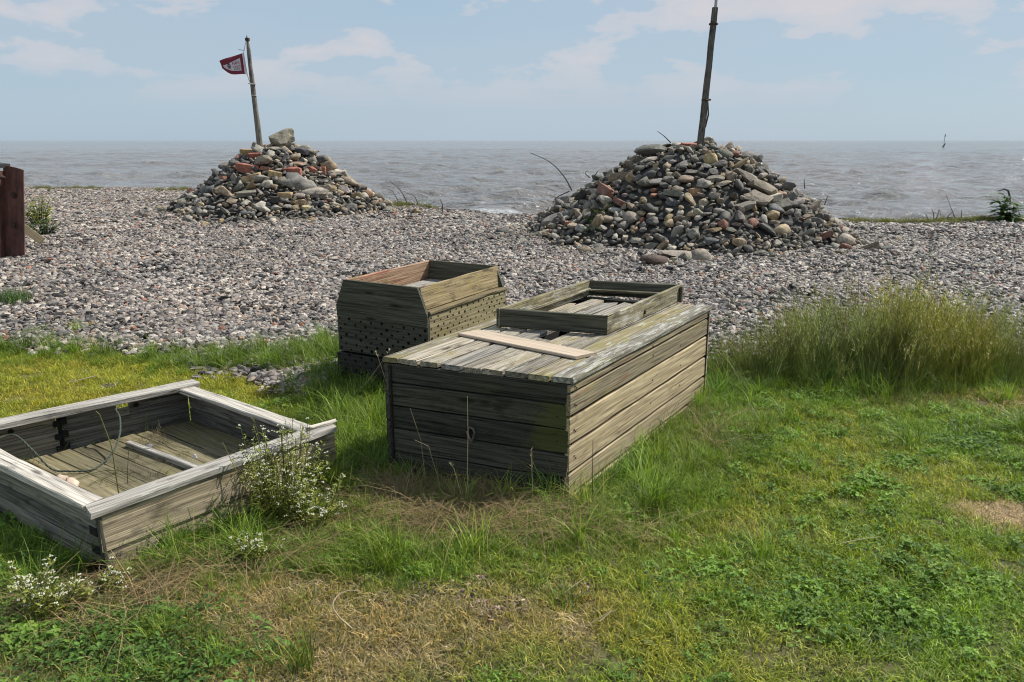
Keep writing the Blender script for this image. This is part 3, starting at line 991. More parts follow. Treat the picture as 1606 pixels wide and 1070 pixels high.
# single cobbles that stand out of the shingle
def rock(name, px, py, wpx, hpx, col, shapes, label, group=None, rot=0, k=0):
    p = G(px, py + hpx * .3)
    s = wpx * p[1] / F_PX * .62
    o = link(name, shapes[k % len(shapes)])
    o.location = (p[0], p[1], float(ground_z(p[0], p[1])) + hpx * p[1] / F_PX * .34)
    bz = .32 if shapes is SLAB else .66
    o.scale = (s, s * .8, hpx * p[1] / F_PX * .5 / bz)
    o.rotation_euler = (0.05, rot, R.uniform(-.3, .3))
    o.color = (*col, 1)
    return tag(o, label, 'stone', group)


rock('rock', 1028, 407, 60, 30, (.075, .045, .034), ROUND, 'dark rust brown rock lying in front of the right cairn', rot=-.05, k=2)
rock('rock', 1066, 400, 66, 20, (.27, .235, .195), SLAB, 'flat sandy slab leaning on the dark brown rock', rot=.06, k=1)
rock('brick', 290, 331, 28, 11, (.32, .085, .06), BRICK, 'red brick on the shingle left of the flag cairn', rot=.03)
rock('cobble', 1424, 384, 17, 9, (.50, .48, .46), ROUND, 'whitish cobble on the shingle right of the right cairn', k=3)
rock('cobble', 1117, 396, 26, 10, (.34, .33, .31), ROUND, 'pale cobble right of the flat sandy slab', k=4)
rock('cobble', 1188, 415, 16, 11, (.19, .19, .19), ROUND, 'round grey cobble on the shingle below the right cairn', k=5)
rock('cobble', 1475, 438, 18, 11, (.07, .07, .075), ROUND, 'near black cobble behind the tall seeding grass', k=6)
rock('cobble', 200, 538, 22, 10, (.52, .50, .46), FLINT, 'white flint at the lawn edge on the left', k=1)
rock('plastic_scrap', 1418, 357, 10, 8, (.60, .05, .04), FLINT, 'small bright red scrap near the beach crest', k=2)['category'] = 'litter'
rock('cobble', 768, 372, 9, 5, (.05, .05, .05), ROUND, 'black pebble alone between the two cairns', k=1)
rock('cobble', 768, 405, 14, 7, (.04, .04, .045), ROUND, 'black cobble just behind the far end of the tall crate', k=2)
rock('orange_flint', 70, 452, 30, 8, (.42, .20, .10), SLAB, 'thin orange stone on the shingle right of the green tuft', k=2)
placed = 0
used_labels = set()
while placed < 55:
    px, py = R.uniform(20, 1590), R.uniform(370, 560)
    if 510 < px < 1125 and py > 400 or (820 < px < 1340 and py < 405) or (px < 600 and py < 360):
        continue
    p = G(px, py)
    if p[1] < float(lawn_edge(p[0])) + .35: continue
    cn, g = R.choice([('dark grey', .11), ('grey', .2), ('mid grey', .27), ('pale grey', .38), ('white', .52), ('buff', .33)])
    sn, shp = R.choice([('smooth', ROUND), ('angular', FLINT), ('knobbly', KNOB)])
    wv_ = 1.12 if cn == 'buff' else 1.0
    zone = ('left of the tall crate, near the lawn' if py > 470 else 'left of the tall crate, half way to the flag cairn' if py > 410 else 'below the flag cairn') if px < 530 else \
        'between the two cairns' if px < 830 else ('behind the tall seeding grass' if py > 440 else 'right of the wide cairn')
    big = R.random() < .4
    lab_ = ('larger ' if big else 'small ') + sn + ' ' + cn + ' cobble ' + zone
    if lab_ in used_labels: continue
    used_labels.add(lab_)
    w_ = R.uniform(12, 16) if big else R.uniform(8, 11)
    rock('cobble', px, py, w_ * (py / 420), w_ * .5 * (py / 420), (g * wv_, g, g * (2 - wv_) ** 2), shp,
         lab_, 'loose cobbles among the shingle', R.uniform(-.2, .2), R.randint(0, 3))
    placed += 1


# ------------------------------------------------------------------ boards
def board_mesh(L, Wd, T, skew=0.0, wear=.004, seed=0, nseg=None, ends=(0, 0), taper=0.0):
    """board centred on y/z, from x=0 to L, with worn edges that wander a little; skew shifts both ends with y"""
    r = np.random.RandomState(seed + 999)
    n = nseg or max(4, int(L / .07))
    bev = min(.004, T * .22)
    prof = [(-1, -1, 1, 0), (-1, -1, 0, 1), (-1, 1, 0, -1), (-1, 1, 1, 0), (1, 1, -1, 0), (1, 1, 0, -1), (1, -1, 0, 1), (1, -1, -1, 0)]
    v = []
    wob = [r.normal(size=n + 1) * wear for _ in range(4)]
    for k in range(4): wob[k] = np.convolve(np.pad(wob[k], 1, 'edge'), [.25, .5, .25], 'valid')
    for i in range(n + 1):
        x = L * i / n
        for (sy, sz, by, bz) in prof:
            y = sy * Wd / 2 + by * bev * (1 if True else 0)
            z = sz * T / 2 + bz * bev
            q = (0 if sy < 0 else 1) + (0 if sz < 0 else 2)
            y += wob[q][i] * .8 * -sy if sy else 0
            z += wob[(q + 1) % 4][i] * .25
            xx = x + skew * y
            if i == 0: xx += ends[0] * abs(r.normal()) + 0
            if i == n: xx -= ends[1] * abs(r.normal())
            v.append((xx, y * (1 - taper * i / n), z))
    f = []
    for i in range(n):
        for k in range(8):
            k2 = (k + 1) % 8
            f.append((i * 8 + k, i * 8 + k2, (i + 1) * 8 + k2, (i + 1) * 8 + k))
    f.append(tuple(range(7, -1, -1)))
    f.append(tuple(n * 8 + k for k in range(8)))
    return mesh('board', v, f)


BS = [0]


def board(name, p0, p1, normal, Wd, T, material, parent=None, skew=0.0, wear=.003, ends=(0, 0), label=None, out_=0.0):
    """board whose long axis runs p0 -> p1 (centre line of its inner face); normal = thickness direction"""
    BS[0] += 1
    p0, p1, nrm = Vector(p0), Vector(p1), Vector(normal)
    a = (p1 - p0); L = a.length; a.normalize()
    nrm = (nrm - a * nrm.dot(a)).normalized()
    b_ = nrm.cross(a)
    me = board_mesh(L, Wd, T, skew, wear, BS[0], ends=ends)
    o = link(name, me, None, material)
    Mx = Matrix((a, b_, nrm)).transposed().to_4x4()
    Mx.translation = p0 + nrm * (T / 2 + out_)
    if parent is not None:
        o.parent = parent
        o.matrix_parent_inverse = Matrix()
        Mx = parent.matrix_world.inverted() @ Mx
    o.matrix_local = Mx if parent is not None else Mx
    if label: o['label'] = label
    return o


UP = Vector((0, 0, 1))


def V(a): return Vector([float(x) for x in a])


# ------------------------------------------------------------------ big closed chest
HT = .593
A, B, C_ = V(G(602, 560, HT)), V(G(895, 594, HT)), V(G(1114, 480, HT))
D = A + C_ - B
for q in (A, B, C_, D): q.z = 0
chest = empty('wooden_chest', tuple(B))
tag(chest, 'big closed weathered plank chest in the middle, carrying a tray frame and a loose plank', 'chest')
uF = (B - A).normalized(); vL = (C_ - B).normalized()
nF = Vector((uF.y, -uF.x, 0)); nR = Vector((vL.y, -vL.x, 0))          # outward normals, front and right
zt = HT - .028
Tb = .024
# corner posts inside
for q, s1, s2 in ((A, 1, 1), (B, -1, 1), (C_, -1, -1), (D, 1, -1)):
    c = q + uF * s1 * .055 + vL * s2 * .055
    MM = MB(); MM.box((0, 0, zt / 2), (.045, .045, zt - .01))
    o = link('corner_post', MM.me('post'), None, M_CHEST_FRONT)
    o.parent = chest; o.location = c - B
# inner floor
MM = MB()
pts = [A + uF * .04 + vL * .04, B - uF * .04 + vL * .04, C_ - uF * .04 - vL * .04, D + uF * .04 - vL * .04]
MM.add([p - B + UP * .03 for p in pts] + [p - B + UP * .05 for p in pts], [(3, 2, 1, 0), (4, 5, 6, 7), (0, 1, 5, 4), (1, 2, 6, 5), (2, 3, 7, 6), (3, 0, 4, 7)])
o = link('floor', MM.me('floor'), None, M_CHEST_FRONT); o.parent = chest
fz = [0.0, .118, .236, .352, .468, zt]
for i in range(5):
    w = fz[i + 1] - fz[i]
    z = (fz[i] + fz[i + 1]) / 2
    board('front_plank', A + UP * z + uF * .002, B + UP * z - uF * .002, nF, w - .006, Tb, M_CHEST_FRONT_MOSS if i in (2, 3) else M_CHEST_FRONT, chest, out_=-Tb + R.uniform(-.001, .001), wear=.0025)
    board('back_plank', C_ + UP * z, D + UP * z, -nF, w - .003, Tb, M_CHEST_FRONT, chest, out_=-Tb)
rz = [0.0, .034, .145, .277, .412, .524, zt]
for i in range(6):
    w = rz[i + 1] - rz[i]
    z = (rz[i] + rz[i + 1]) / 2
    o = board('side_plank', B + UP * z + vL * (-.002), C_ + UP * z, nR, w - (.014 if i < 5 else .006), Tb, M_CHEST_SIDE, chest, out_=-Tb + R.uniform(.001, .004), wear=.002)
    board('side_plank', D + UP * z, A + UP * z, -nR, w - .006, Tb, M_CHEST_FRONT, chest, out_=-Tb)
    # near-black sheet behind the planks, painted shade for the joints
for side, (p, q, nn) in enumerate(((A, B, nF), (B, C_, nR), (C_, D, -nF), (D, A, -nR))):
    board('shade_sheet', p + UP * (zt / 2) , q + UP * (zt / 2), nn, zt - .02, .006, M_DARK, chest, out_=-Tb - .016)
# lid boards along the length
wl = (B - A).length
skew = -math.tan(math.radians(90) - math.acos(max(-1, min(1, (-uF).dot(vL)))))
edges = [-.012, .075, .185, .30, .41, .515, .625, .735, .845, wl + .014]
hole_tray0, hole_tray1 = .50, .88
for i in range(9):
    mid = (edges[i] + edges[i + 1]) / 2
    w = edges[i + 1] - edges[i] - R.choice([.006, .008, .010])
    m_ = M_LID_MOSS if i in (0, 7) else M_LID_RIM if i == 8 else M_LID
    p0 = A + uF * mid + UP * (zt) - vL * .004
    p1 = D + uF * mid + UP * (zt) + vL * .010
    if i in (1, 2, 3, 4, 5):       # boards that stop short below the tray, leaving the dark gap at the back
        p1 = A + uF * mid + UP * zt + vL * (1.62, 1.79, 1.74, 1.77, 1.52)[i - 1]
    if i == 4:               # broken board: the gap seen under the front of the tray
        board('lid_board', p0, A + uF * mid + UP * zt + vL * .66, UP, w, .026, m_, chest, skew=-skew, ends=(.004, .03), out_=0, wear=.003)
        p0 = A + uF * mid + UP * zt + vL * .93
    board('lid_board', p0, p1, UP, w * (.86 if i in (2, 3, 4) else 1), .026 if i != 8 else .028, M_GREYLID if i in (3, 4) else m_, chest, skew=-skew, ends=(.006, .05 if i in (1, 2, 3, 4, 5) else .006), out_=R.uniform(0, .003), wear=.003)
board('lid_batten', A + uF * .085 + vL * 1.833 + UP * (zt + .001), A + uF * .632 + vL * 1.833 + UP * (zt + .001), UP, .04, .027, M_DARKBOARD, chest)
# corner strips
for q, d1, d2 in ((B, nF, nR),):
    pass
# nails on the right side
mb = MB()
for i in range(1, 6):
    z = (rz[i] + rz[i + 1]) / 2
    for t_ in (.04, .05, .93, 1.35, 1.80):
        p = B + vL * (t_ + R.uniform(-.01, .01)) + nR * .003 + UP * (z + R.uniform(-.02, .02)) - B
        mb.tube([p - nR * .003, p + nR * .003], .004, 6)
for i in range(1, 5):
    z = (fz[i] + fz[i + 1]) / 2
    for t_ in (.05, .88):
        p = A + uF * t_ + nF * .002 + UP * z - B
        mb.tube([p - nF * .003, p + nF * .003], .004, 6)
o = link('nail', mb.me('nail'), None, M_IRON); o.parent = chest; o['kind'] = 'stuff'
# rope handle hanging out of a hole in the front
hp = V(at_y(738, 672, 0.0001 + 3.49))
hc = None
d = V(ray(738, 674)); o0 = Vector((0, 0, CAM_H))
tt = (A - o0).dot(nF) / d.dot(nF)
hc = o0 + d * tt
mb = MB()
ring = [hc + nF * .004 + uF * (.016 * math.cos(a_)) + UP * (.013 * math.sin(a_)) for a_ in np.linspace(0, 6.283, 13)]
mb.tube([q - B for q in ring], .006, 6)
o = link('hole_rim', mb.me('hole'), None, M_DARK, ); o.parent = chest
mb = MB()
mb.tube([hc - B - nF * .002, hc - B + nF * .003], .016, 12)
o = link('handle_hole', mb.me('hole'), None, M_DARK); o.parent = chest
mb = MB()
pth = []
for k, (du, dz, dn) in enumerate(((-.006, .0, .0), (-.004, .010, .012), (.008, .019, .022), (.026, .016, .026), (.032, -.002, .026), (.026, -.024, .024), (.018, -.046, .022), (.010, -.056, .02))):
    pth.append(hc - B + uF * du + UP * dz + nF * dn)
mb.tube(pth, .0062, 7)
o = link('handle', mb.me('handle'), None, plain('worn_hook', (.10, .085, .08), .5, .3, .4)); o.parent = chest; o['label'] = 'bent dark hook on the front planks'
mb = MB()
mb.tube([hc - B + nF * .012 + uF * -.012 + UP * -.004, hc - B + nF * .016 + uF * -.003 + UP * -.028, hc - B + nF * .016 + uF * .012 + UP * -.052], .0055, 6)
o = link('hook_tongue', mb.me('tongue'), None, plain('pink_worn_metal', (.22, .13, .12), .5)); o.parent = chest

# ------------------------------------------------------------------ tray frame lying on the lid
ZL = zt + .029
P1, P2, P3 = V(G(951, 526, ZL)), V(G(779, 514, ZL)), V(G(1068, 474, ZL))
tray_h = .105
u2 = (P1 - P2).normalized(); v2 = (V(G(1068, 448, ZL + tray_h)) - V(G(951, 497, ZL + tray_h)))
Lv = v2.length; v2.z = 0; v2.normalize(); Wu = (P1 - P2).length
tray = empty('wooden_tray_frame', tuple(P2))
tag(tray, 'shallow open wooden tray frame lying on the lid of the big chest', 'tray')
n2f = Vector((u2.y, -u2.x, 0)); n2r = Vector((v2.y, -v2.x, 0))
Q2 = P2 + v2 * Lv; Q1 = P1 + v2 * Lv
hz_ = UP * (tray_h / 2 + .002)
T2 = .02
board('end_board', P2 + hz_, P1 + hz_, n2f, tray_h, T2, M_DARKBOARD, tray, out_=-T2)
board('side_board', P1 + hz_ + v2 * 0.003, Q1 + hz_, n2r, tray_h, T2, M_FRAME, tray, out_=-T2 + .003, wear=.004)
board('side_board', Q2 + hz_, P2 + hz_ + v2 * .003, -n2r, tray_h + .004, T2, M_FRAME, tray, out_=-T2 + .003)
board('end_board', Q1 + hz_ - u2 * .0, Q2 + hz_, -n2f, tray_h - .004, T2, M_DARKBOARD, tray, out_=-T2 + .022)
board('inner_ledge', Q1 + UP * .045 - v2 * .0 - u2 * .03, Q2 + UP * .045 + u2 * .03, -n2f, .018, .03, M_FRAME, tray, out_=-.036)
board('inner_ledge', Q2 + UP * .05 + u2 * .024 - v2 * .02, P2 + UP * .05 + u2 * .024 + v2 * .03, u2, .016, .014, M_FRAME, tray)
board('corner_cleat', Q1 + UP * .0 + u2 * .004 - v2 * .03, Q1 + UP * (tray_h - .005) + u2 * .004 - v2 * .03, n2r, .03, .016, M_DARKBOARD, tray, out_=.003)
MM = MB(); kp = P1 + v2 * .50 + n2r * .004 + UP * .035 - P2
MM.tube([kp - n2r * .004, kp + n2r * .006], .012, 9)
o = link('knot_hole', MM.me('knot'), None, M_DARK); o.parent = tray
# splintered slats seen inside the tray, lying over the dark gap
for k, (uu, v0, v1, w_, yaw) in enumerate(((.535, 1.40, 1.70, .030, .02), (.575, 1.36, 1.66, .030, -.02), (.605, 1.35, 1.74, .026, .01))):
    p0 = A + uF * uu + vL * v0 + UP * (zt - .004)
    p1 = A + uF * (uu + yaw) + vL * v1 + UP * (zt - .012)
    board('splintered_slat', p0, p1, UP, w_ * .85, .012, M_GREY if k % 3 else M_LID, chest, ends=(.02, .05), out_=.001 * k, wear=.005)

# loose fresh plank
a0, a1 = V(G(747.5, 516.5, ZL + .014)), V(G(721.5, 524, ZL + .014))
b0, b1 = V(G(931, 551, ZL + .014)), V(G(908, 562, ZL + .014))
pa, pb = (a0 + a1) / 2, (b0 + b1) / 2
wp = ((a0 - a1).length + (b0 - b1).length) / 2 * .93
pa.z = pb.z = ZL + .001
lp = board('loose_plank', pa, pb, UP, wp, .015, M_FRESH, None, wear=.0008, skew=.25, out_=.0)
tag(lp, 'smooth pinkish loose plank lying on the lid of the big chest', 'plank')

# ------------------------------------------------------------------ tall crate with perforated planks (behind)
HM = .72
TL, TR, BR, BL = V(G(542, 438, HM)), V(G(657, 450.5, HM)), V(G(779, 415.5, HM)), V(G(679.5, 407.5, HM))
um = (TR - TL); Wt = um.length; um.normalize()
vm = ((BR - TR) + (BL - TL)); vm.normalize()
Lm = ((BR - TR).length + (BL - TL).length) / 2
crate = empty('perforated_crate', (TL.x, TL.y, 0))
tag(crate, 'tall wooden crate with perforated lower planks and slanted upper sides, behind the big chest', 'crate')
c0 = Vector((TL.x, TL.y, 0))
nf = Vector((um.y, -um.x, 0)); nr = Vector((vm.y, -vm.x, 0))
fl = .072                                     # how far the sides flare out below the slanted boards
zb, ze = .548, .472                           # bend height, lower edge of the end board


def poly_board(name, pts2, T, origin, u, n, material, parent):
    """extruded polygon; pts2 in (u, z)"""
    u, n = Vector(u), Vector(n)
    b_ = n.cross(u)
    k = len(pts2)
    v = [(x, z, 0) for x, z in pts2] + [(x, z, T) for x, z in pts2]
    f = [tuple(range(k - 1, -1, -1)), tuple(range(k, 2 * k))] + [(i, (i + 1) % k, k + (i + 1) % k, k + i) for i in range(k)]
    # local axes: X = u, Y = up, Z = n
    o = link(name, mesh(name, v, f), None, material)
    Mx = Matrix((u, UP, n)).transposed().to_4x4()
    Mx.translation = Vector(origin)
    o.parent = parent
    o.matrix_parent_inverse = Matrix()
    o.matrix_local = parent.matrix_world.inverted() @ Mx
    return o


def end_pts(z0):
    return [(-fl, z0), (Wt + fl, z0), (Wt + fl, zb), (Wt, HM), (0, HM), (-fl, zb)]


poly_board('end_board', end_pts(ze), .022, c0, um, nf, M_DARKBOARD, crate)
poly_board('end_board', end_pts(ze), .022, c0 + vm * (Lm - .022), um, nf, M_DARKBOARD, crate)
# slanted boards
sl = Vector((fl - .0, 0)); slen = math.hypot(fl - .022, HM - zb + .03)
for side in (0, 1):
    s = 1 if side else -1
    top = c0 + um * (Wt - .012 if side else .012) + UP * (HM - .004)
    bot = c0 + um * ((Wt + fl - .036) if side else (-fl + .036)) + UP * (zb + .024)
    mid_ = (top + bot) / 2
    n_ = (um * s * (HM - zb - .028) + UP * (fl - .048)).normalized()
    st_, en_ = mid_ + vm * .002, mid_ + vm * (Lm - .024)
    if side:
        board('slanted_side', st_, en_, n_, (top - bot).length, .018, M_OCHRE, crate, out_=-.009)
    else:
        board('slanted_side', en_, st_, n_, (top - bot).length, .018, M_REDWOOD, crate, out_=-.009)
# ledge top rails and the inner shelf
for side in (0, 1):
    s = 1 if side else -1
    x = (Wt + fl - .02) if side else (-fl + .02)
    p = c0 + um * x + UP * (zb + .002)
    board('ledge_rail', p, p + vm * (Lm - .022), UP, .06, .02, M_OCHRE, crate, wear=.004)
sh0 = c0 + um * (Wt / 2) + UP * (.50)
for k in range(4):
    x = Wt * (k + .5) / 4
    p = c0 + um * x + UP * .565
    board('inner_slat', p + vm * .01, p + vm * (Lm - .03), UP, Wt / 4 - .006, .014, M_FRESH if k < 0 else M_GREY, crate)


def perforated(name, W_, H_, T, nx, rows, hole, material, origin, u, n, parent, seed):
    """plank W_ x H_ with real round holes: local X = u, Y = up, Z = n"""
    r = np.random.RandomState(seed)
    mb = MB()
    xs = np.linspace(0, W_, nx + 1); ys = np.linspace(0, H_, rows + 1)
    for j in range(rows):
        for i in range(nx):
            x0, x1, y0, y1 = xs[i], xs[i + 1], ys[j], ys[j + 1]
            cx, cy = (x0 + x1) / 2 + r.normal() * .003, (y0 + y1) / 2 + r.normal() * .0028
            if (i + j) % 2 or r.rand() < .04:
                mb.add([(x0, y0, T), (x1, y0, T), (x1, y1, T), (x0, y1, T)], [(0, 1, 2, 3)], 0)
                continue
            outer = [(x1, cy), (x1, y1), (cx, y1), (x0, y1), (x0, cy), (x0, y0), (cx, y0), (x1, y0)]
            rad = hole * r.uniform(.7, 1.2)
            inner = [(cx + rad * math.cos(k * math.pi / 4), cy + rad * math.sin(k * math.pi / 4)) for k in range(8)]
            vv = [(x, y, T) for x, y in outer] + [(x, y, T) for x, y in inner] + [(x, y, 0.001) for x, y in inner]
            ff = []
            for k in range(8):
                k2 = (k + 1) % 8
                ff += [(k, k2, 8 + k2, 8 + k), (8 + k, 8 + k2, 16 + k2, 16 + k)]
            mb.add(vv, ff, 0)
    mb.add([(0, 0, 0), (W_, 0, 0), (W_, H_, 0), (0, H_, 0), (0, 0, T), (W_, 0, T), (W_, H_, T), (0, H_, T)],
           [(0, 1, 5, 4), (1, 2, 6, 5), (2, 3, 7, 6), (3, 0, 4, 7)], 0)
    o = link(name, mb.me(name), None, material)
    Mx = Matrix((Vector(u), UP, Vector(n))).transposed().to_4x4()
    Mx.translation = Vector(origin)
    o.parent = parent; o.matrix_parent_inverse = Matrix()
    o.matrix_local = parent.matrix_world.inverted() @ Mx
    return o


full = Wt + 2 * fl
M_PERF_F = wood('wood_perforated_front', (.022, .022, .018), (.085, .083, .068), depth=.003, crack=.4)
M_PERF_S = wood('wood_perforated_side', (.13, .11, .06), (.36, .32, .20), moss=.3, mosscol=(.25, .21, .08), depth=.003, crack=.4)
for (z0, z1, xo) in ((.238, ze - .003, 0.0), (.012, .222, .012)):
    o_ = c0 - um * (fl + xo)
    hh = z1 - z0
    nrow = 7
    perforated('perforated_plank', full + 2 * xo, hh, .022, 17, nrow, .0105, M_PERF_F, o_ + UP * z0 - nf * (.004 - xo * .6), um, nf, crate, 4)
    z1s = (zb - .001) if z0 > .1 else z1
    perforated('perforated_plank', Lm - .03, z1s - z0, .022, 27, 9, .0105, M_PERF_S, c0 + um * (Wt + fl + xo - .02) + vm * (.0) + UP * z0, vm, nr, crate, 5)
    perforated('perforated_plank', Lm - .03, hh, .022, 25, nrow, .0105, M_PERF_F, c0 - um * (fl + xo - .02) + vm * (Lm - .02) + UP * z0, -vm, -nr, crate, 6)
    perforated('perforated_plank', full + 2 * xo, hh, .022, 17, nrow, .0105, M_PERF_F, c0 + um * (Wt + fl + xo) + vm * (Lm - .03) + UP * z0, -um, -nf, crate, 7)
MM = MB()
MM.box((0, 0, .24), (.01, .01, .01))
MM = MB()
q0, q1 = -fl + .035, Wt + fl - .035
pp = [um * q0 + vm * .035, um * q1 + vm * .035, um * q1 + vm * (Lm - .06), um * q0 + vm * (Lm - .06)]
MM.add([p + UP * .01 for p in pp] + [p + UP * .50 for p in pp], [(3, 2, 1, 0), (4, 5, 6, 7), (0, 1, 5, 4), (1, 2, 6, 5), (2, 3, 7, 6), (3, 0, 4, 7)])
o = link('shade_box', MM.me('inner'), None, M_DARK); o.parent = crate  # added near-black box, its colour stands in for shade behind the holes

# ------------------------------------------------------------------ open crate at the left
HO = .258
OB = V(G(152, 800, HO)); OF = V(G(524, 668, HO)); FL_ = V(G(292, 600, HO)); FL_.z = 0
OB.z = OF.z = 0
ocr = empty('open_crate', tuple(OB))
tag(ocr, 'long open grey crate on the grass at the left, with a rope hanging inside', 'crate')
NL = Vector((-2.71, 3.51, 0))
FR = OB + (OF - OB) * 1.0
FRc = V(G(500, 662, HO)); FRc.z = 0
eR = (FR - OB).normalized(); nRo = Vector((eR.y, -eR.x, 0))
eN = (OB - NL).normalized(); nNo = Vector((eN.y, -eN.x, 0))
eL = (FL_ - NL).normalized(); nLo = Vector((-eL.y, eL.x, 0))
FRb = OB + eR * ((OF - OB).length - .05)
eFar = (FRb - FL_).normalized(); nFo = Vector((-eFar.y, eFar.x, 0))
To = .03
hw = HO - .03
# right wall: wide upper board proud of a narrower lower one
board('wall_board', OB + UP * (hw - .075), OB + eR * ((OF - OB).length) + UP * (hw - .075), nRo, .15, To, M_TAN, ocr, out_=-To, wear=.002)
board('wall_board', OB + UP * .035 + eR * .01, OB + eR * ((OF - OB).length - .02) + UP * .035, nRo, .078, To, M_TAN, ocr, out_=-To - .008, wear=.003)
# near short wall (finger joint at the corner)
for z, w in ((.19, .068), (.118, .066), (.045, .076)):
    board('wall_board', NL + UP * z, OB - eN * (.028 if z != .118 else .006) + UP * z, nNo, w, To, M_GREYDARK, ocr, out_=-To, wear=.002)
for z in (.158, .082, .01):
    MM = MB(); MM.box((0, 0, 0), (.055, .012, .034))
    o = link('finger_joint', MM.me('joint'), None, M_DARK)
    Mx = Matrix((eN, -nNo, UP)).transposed().to_4x4(); Mx.translation = OB - eN * .045 + UP * z + nNo * -.002 - OB
    o.parent = ocr; o.matrix_local = Mx
board('corner_post', OB + UP * .0 - eN * .012 + nNo * -.02, OB + UP * (hw - .004) - eN * .012 + nNo * -.02, nNo, .026, .02, M_DARKBOARD, ocr, out_=.001)
# left wall: two lengths joined half way, seen from inside
zL = hw / 2
Lw = (FL_ - NL).length
pj = V(G(106, 690, .12)); tj = (pj - NL).dot(eL)
hole_a = (V(G(186, 640, hw - .02)) - NL).dot(eL); hole_b = (V(G(203, 632, hw - .02)) - NL).dot(eL)
for (t0, t1, z, w) in ((.0, tj - .016, hw - .045, .09), (.0, tj - .012, .07, .137), (tj + .016, hole_a, hw - .045, .09), (hole_b, Lw, hw - .045, .09), (tj + .012, Lw, .07, .137)):
    board('wall_board', NL + eL * t0 + UP * z, NL + eL * t1 + UP * z, -nLo, w - .002, To, M_GREYDARK, ocr, out_=-To, wear=.002)
board('wall_board', NL + eL * (hole_a - .01) + UP * (hw - .068), NL + eL * (hole_b + .01) + UP * (hw - .068), -nLo, .044, To * .8, M_GREYDARK, ocr, out_=-To)
for z in (.185, .115, .05):
    for s_ in (-1, 1):
        MM = MB(); MM.box((0, 0, 0), (.030, .022, .028 + .006 * (s_ > 0)))
        o = link('finger_joint', MM.me('joint'), None, M_DARK)
        Mx = Matrix((eL, nLo, UP)).transposed().to_4x4(); Mx.translation = NL + eL * (tj + s_ * .016) + UP * (z + s_ * .004) - nLo * .004 - OB
        o.parent = ocr; o.matrix_local = Mx
MM = MB(); MM.box((0, 0, 0), (.02, .02, hw - .02))
o = link('joint_gap', MM.me('gap'), None, M_DARK)
Mx = Matrix((eL, nLo, UP)).transposed().to_4x4(); Mx.translation = NL + eL * tj + UP * hw / 2 + nLo * .008 - OB
o.parent = ocr; o.matrix_local = Mx
# far short wall
for z, w in ((hw - .058, .114), (.055, .108)):
    board('wall_board', FL_ + UP * z + eFar * .01, FRb + UP * z - eFar * .02, -nFo, w, To, M_GREYDARK, ocr, out_=-To + .0, wear=.002)
# caps
capT = .03
zc = UP * (hw + .001)
cap_r = board('cap_board', OB + zc + nRo * -.035 - eR * .02, FR + zc + nRo * -.035 + eR * .03, UP, .092, capT, M_GREY, ocr, skew=.25, ends=(.004, .03), wear=.004)
board('cap_board', NL + zc - nNo * .035, OB + zc - nNo * .035 - eN * .07, UP, .085, capT * .9, M_GREY, ocr, ends=(0, .01), wear=.004)
board('cap_board', NL + zc - nLo * .03, FL_ + zc - nLo * .03 + eL * .05, UP, .095, capT * 1.1, M_GREY, ocr, ends=(0, .01), wear=.004, out_=.004)
board('cap_board', FL_ + zc - nFo * .035 + eFar * .045, FRb + zc - nFo * .035 - eFar * .07, UP, .085, capT * .8, M_GREY, ocr, ends=(.0, .02), wear=.004, out_=-.004)
# loose split-off chip at the broken end
board('split_chip', FR + zc + nRo * -.055 - eR * .14, FR + zc + nRo * -.03 + eR * .045, UP, .028, .014, M_GREY, ocr, ends=(.03, .02), out_=.03)
# floor boards across, batten
nfb = 11
for k in range(nfb):
    t0 = (k + .5) / nfb
    pL = NL + (FL_ - NL) * t0; pR = OB + (FRb - OB) * t0
    board('floor_board', pL + (pR - pL).normalized() * .03 + UP * .02, pR - (pR - pL).normalized() * .03 + UP * .02, UP, Lw / nfb - .006, .014, M_FLOOR, ocr, out_=R.uniform(0, .004), wear=.003)
ba, bb = V(G(205, 697, .05)), V(G(290, 728, .05))
dd = (bb - ba).normalized()
ba = ba - dd * .02; bb = bb + dd * .22
ba.z = bb.z = .036
board('floor_batten', ba, bb, UP, .035, .028, M_GREY, ocr)

# rope in the crate
mb = MB()
hooks = [G(-30, 700, .19), G(10, 683, .20), G(28, 685, .195), G(50, 705, .15), G(80, 735, .07), G(105, 739, .05), G(140, 738, .046), G(160, 727, .045), G(178, 708, .08), G(188, 680, .14), G(188, 655, .19), G(182, 643, .22), G(186, 638, .225)]
pts = [V(h) for h in hooks]
sm = []
for i in range(len(pts) - 1):
    p_ = [pts[max(i - 1, 0)], pts[i], pts[i + 1], pts[min(i + 2, len(pts) - 1)]]
    for k in range(6):
        t_ = k / 6
        sm.append(.5 * ((2 * p_[1]) + (p_[2] - p_[0]) * t_ + (2 * p_[0] - 5 * p_[1] + 4 * p_[2] - p_[3]) * t_ ** 2 + (3 * p_[1] - p_[0] - 3 * p_[2] + p_[3]) * t_ ** 3))
sm.append(pts[-1])
for strand in range(3):
    tw = []
    for i, p in enumerate(sm):
        for h_ in (0, .5):
            q = p if h_ == 0 or i + 1 >= len(sm) else (p + sm[i + 1]) / 2
            w = (i + h_) * 1.6 + strand * 2.094
            tg = (sm[min(i + 1, len(sm) - 1)] - sm[max(i - 1, 0)]).normalized()
            a_ = tg.cross(UP); a_.normalize(); b_ = tg.cross(a_)
            tw.append(q + (a_ * math.cos(w) + b_ * math.sin(w)) * .0026)
    mb.tube([p - OB for p in tw], .0025, 5)
o = link('rope', mb.me('rope', True), None, M_ROPE)
o.location = OB
tag(o, 'old dark green rope hanging in a loop inside the open crate', 'rope')

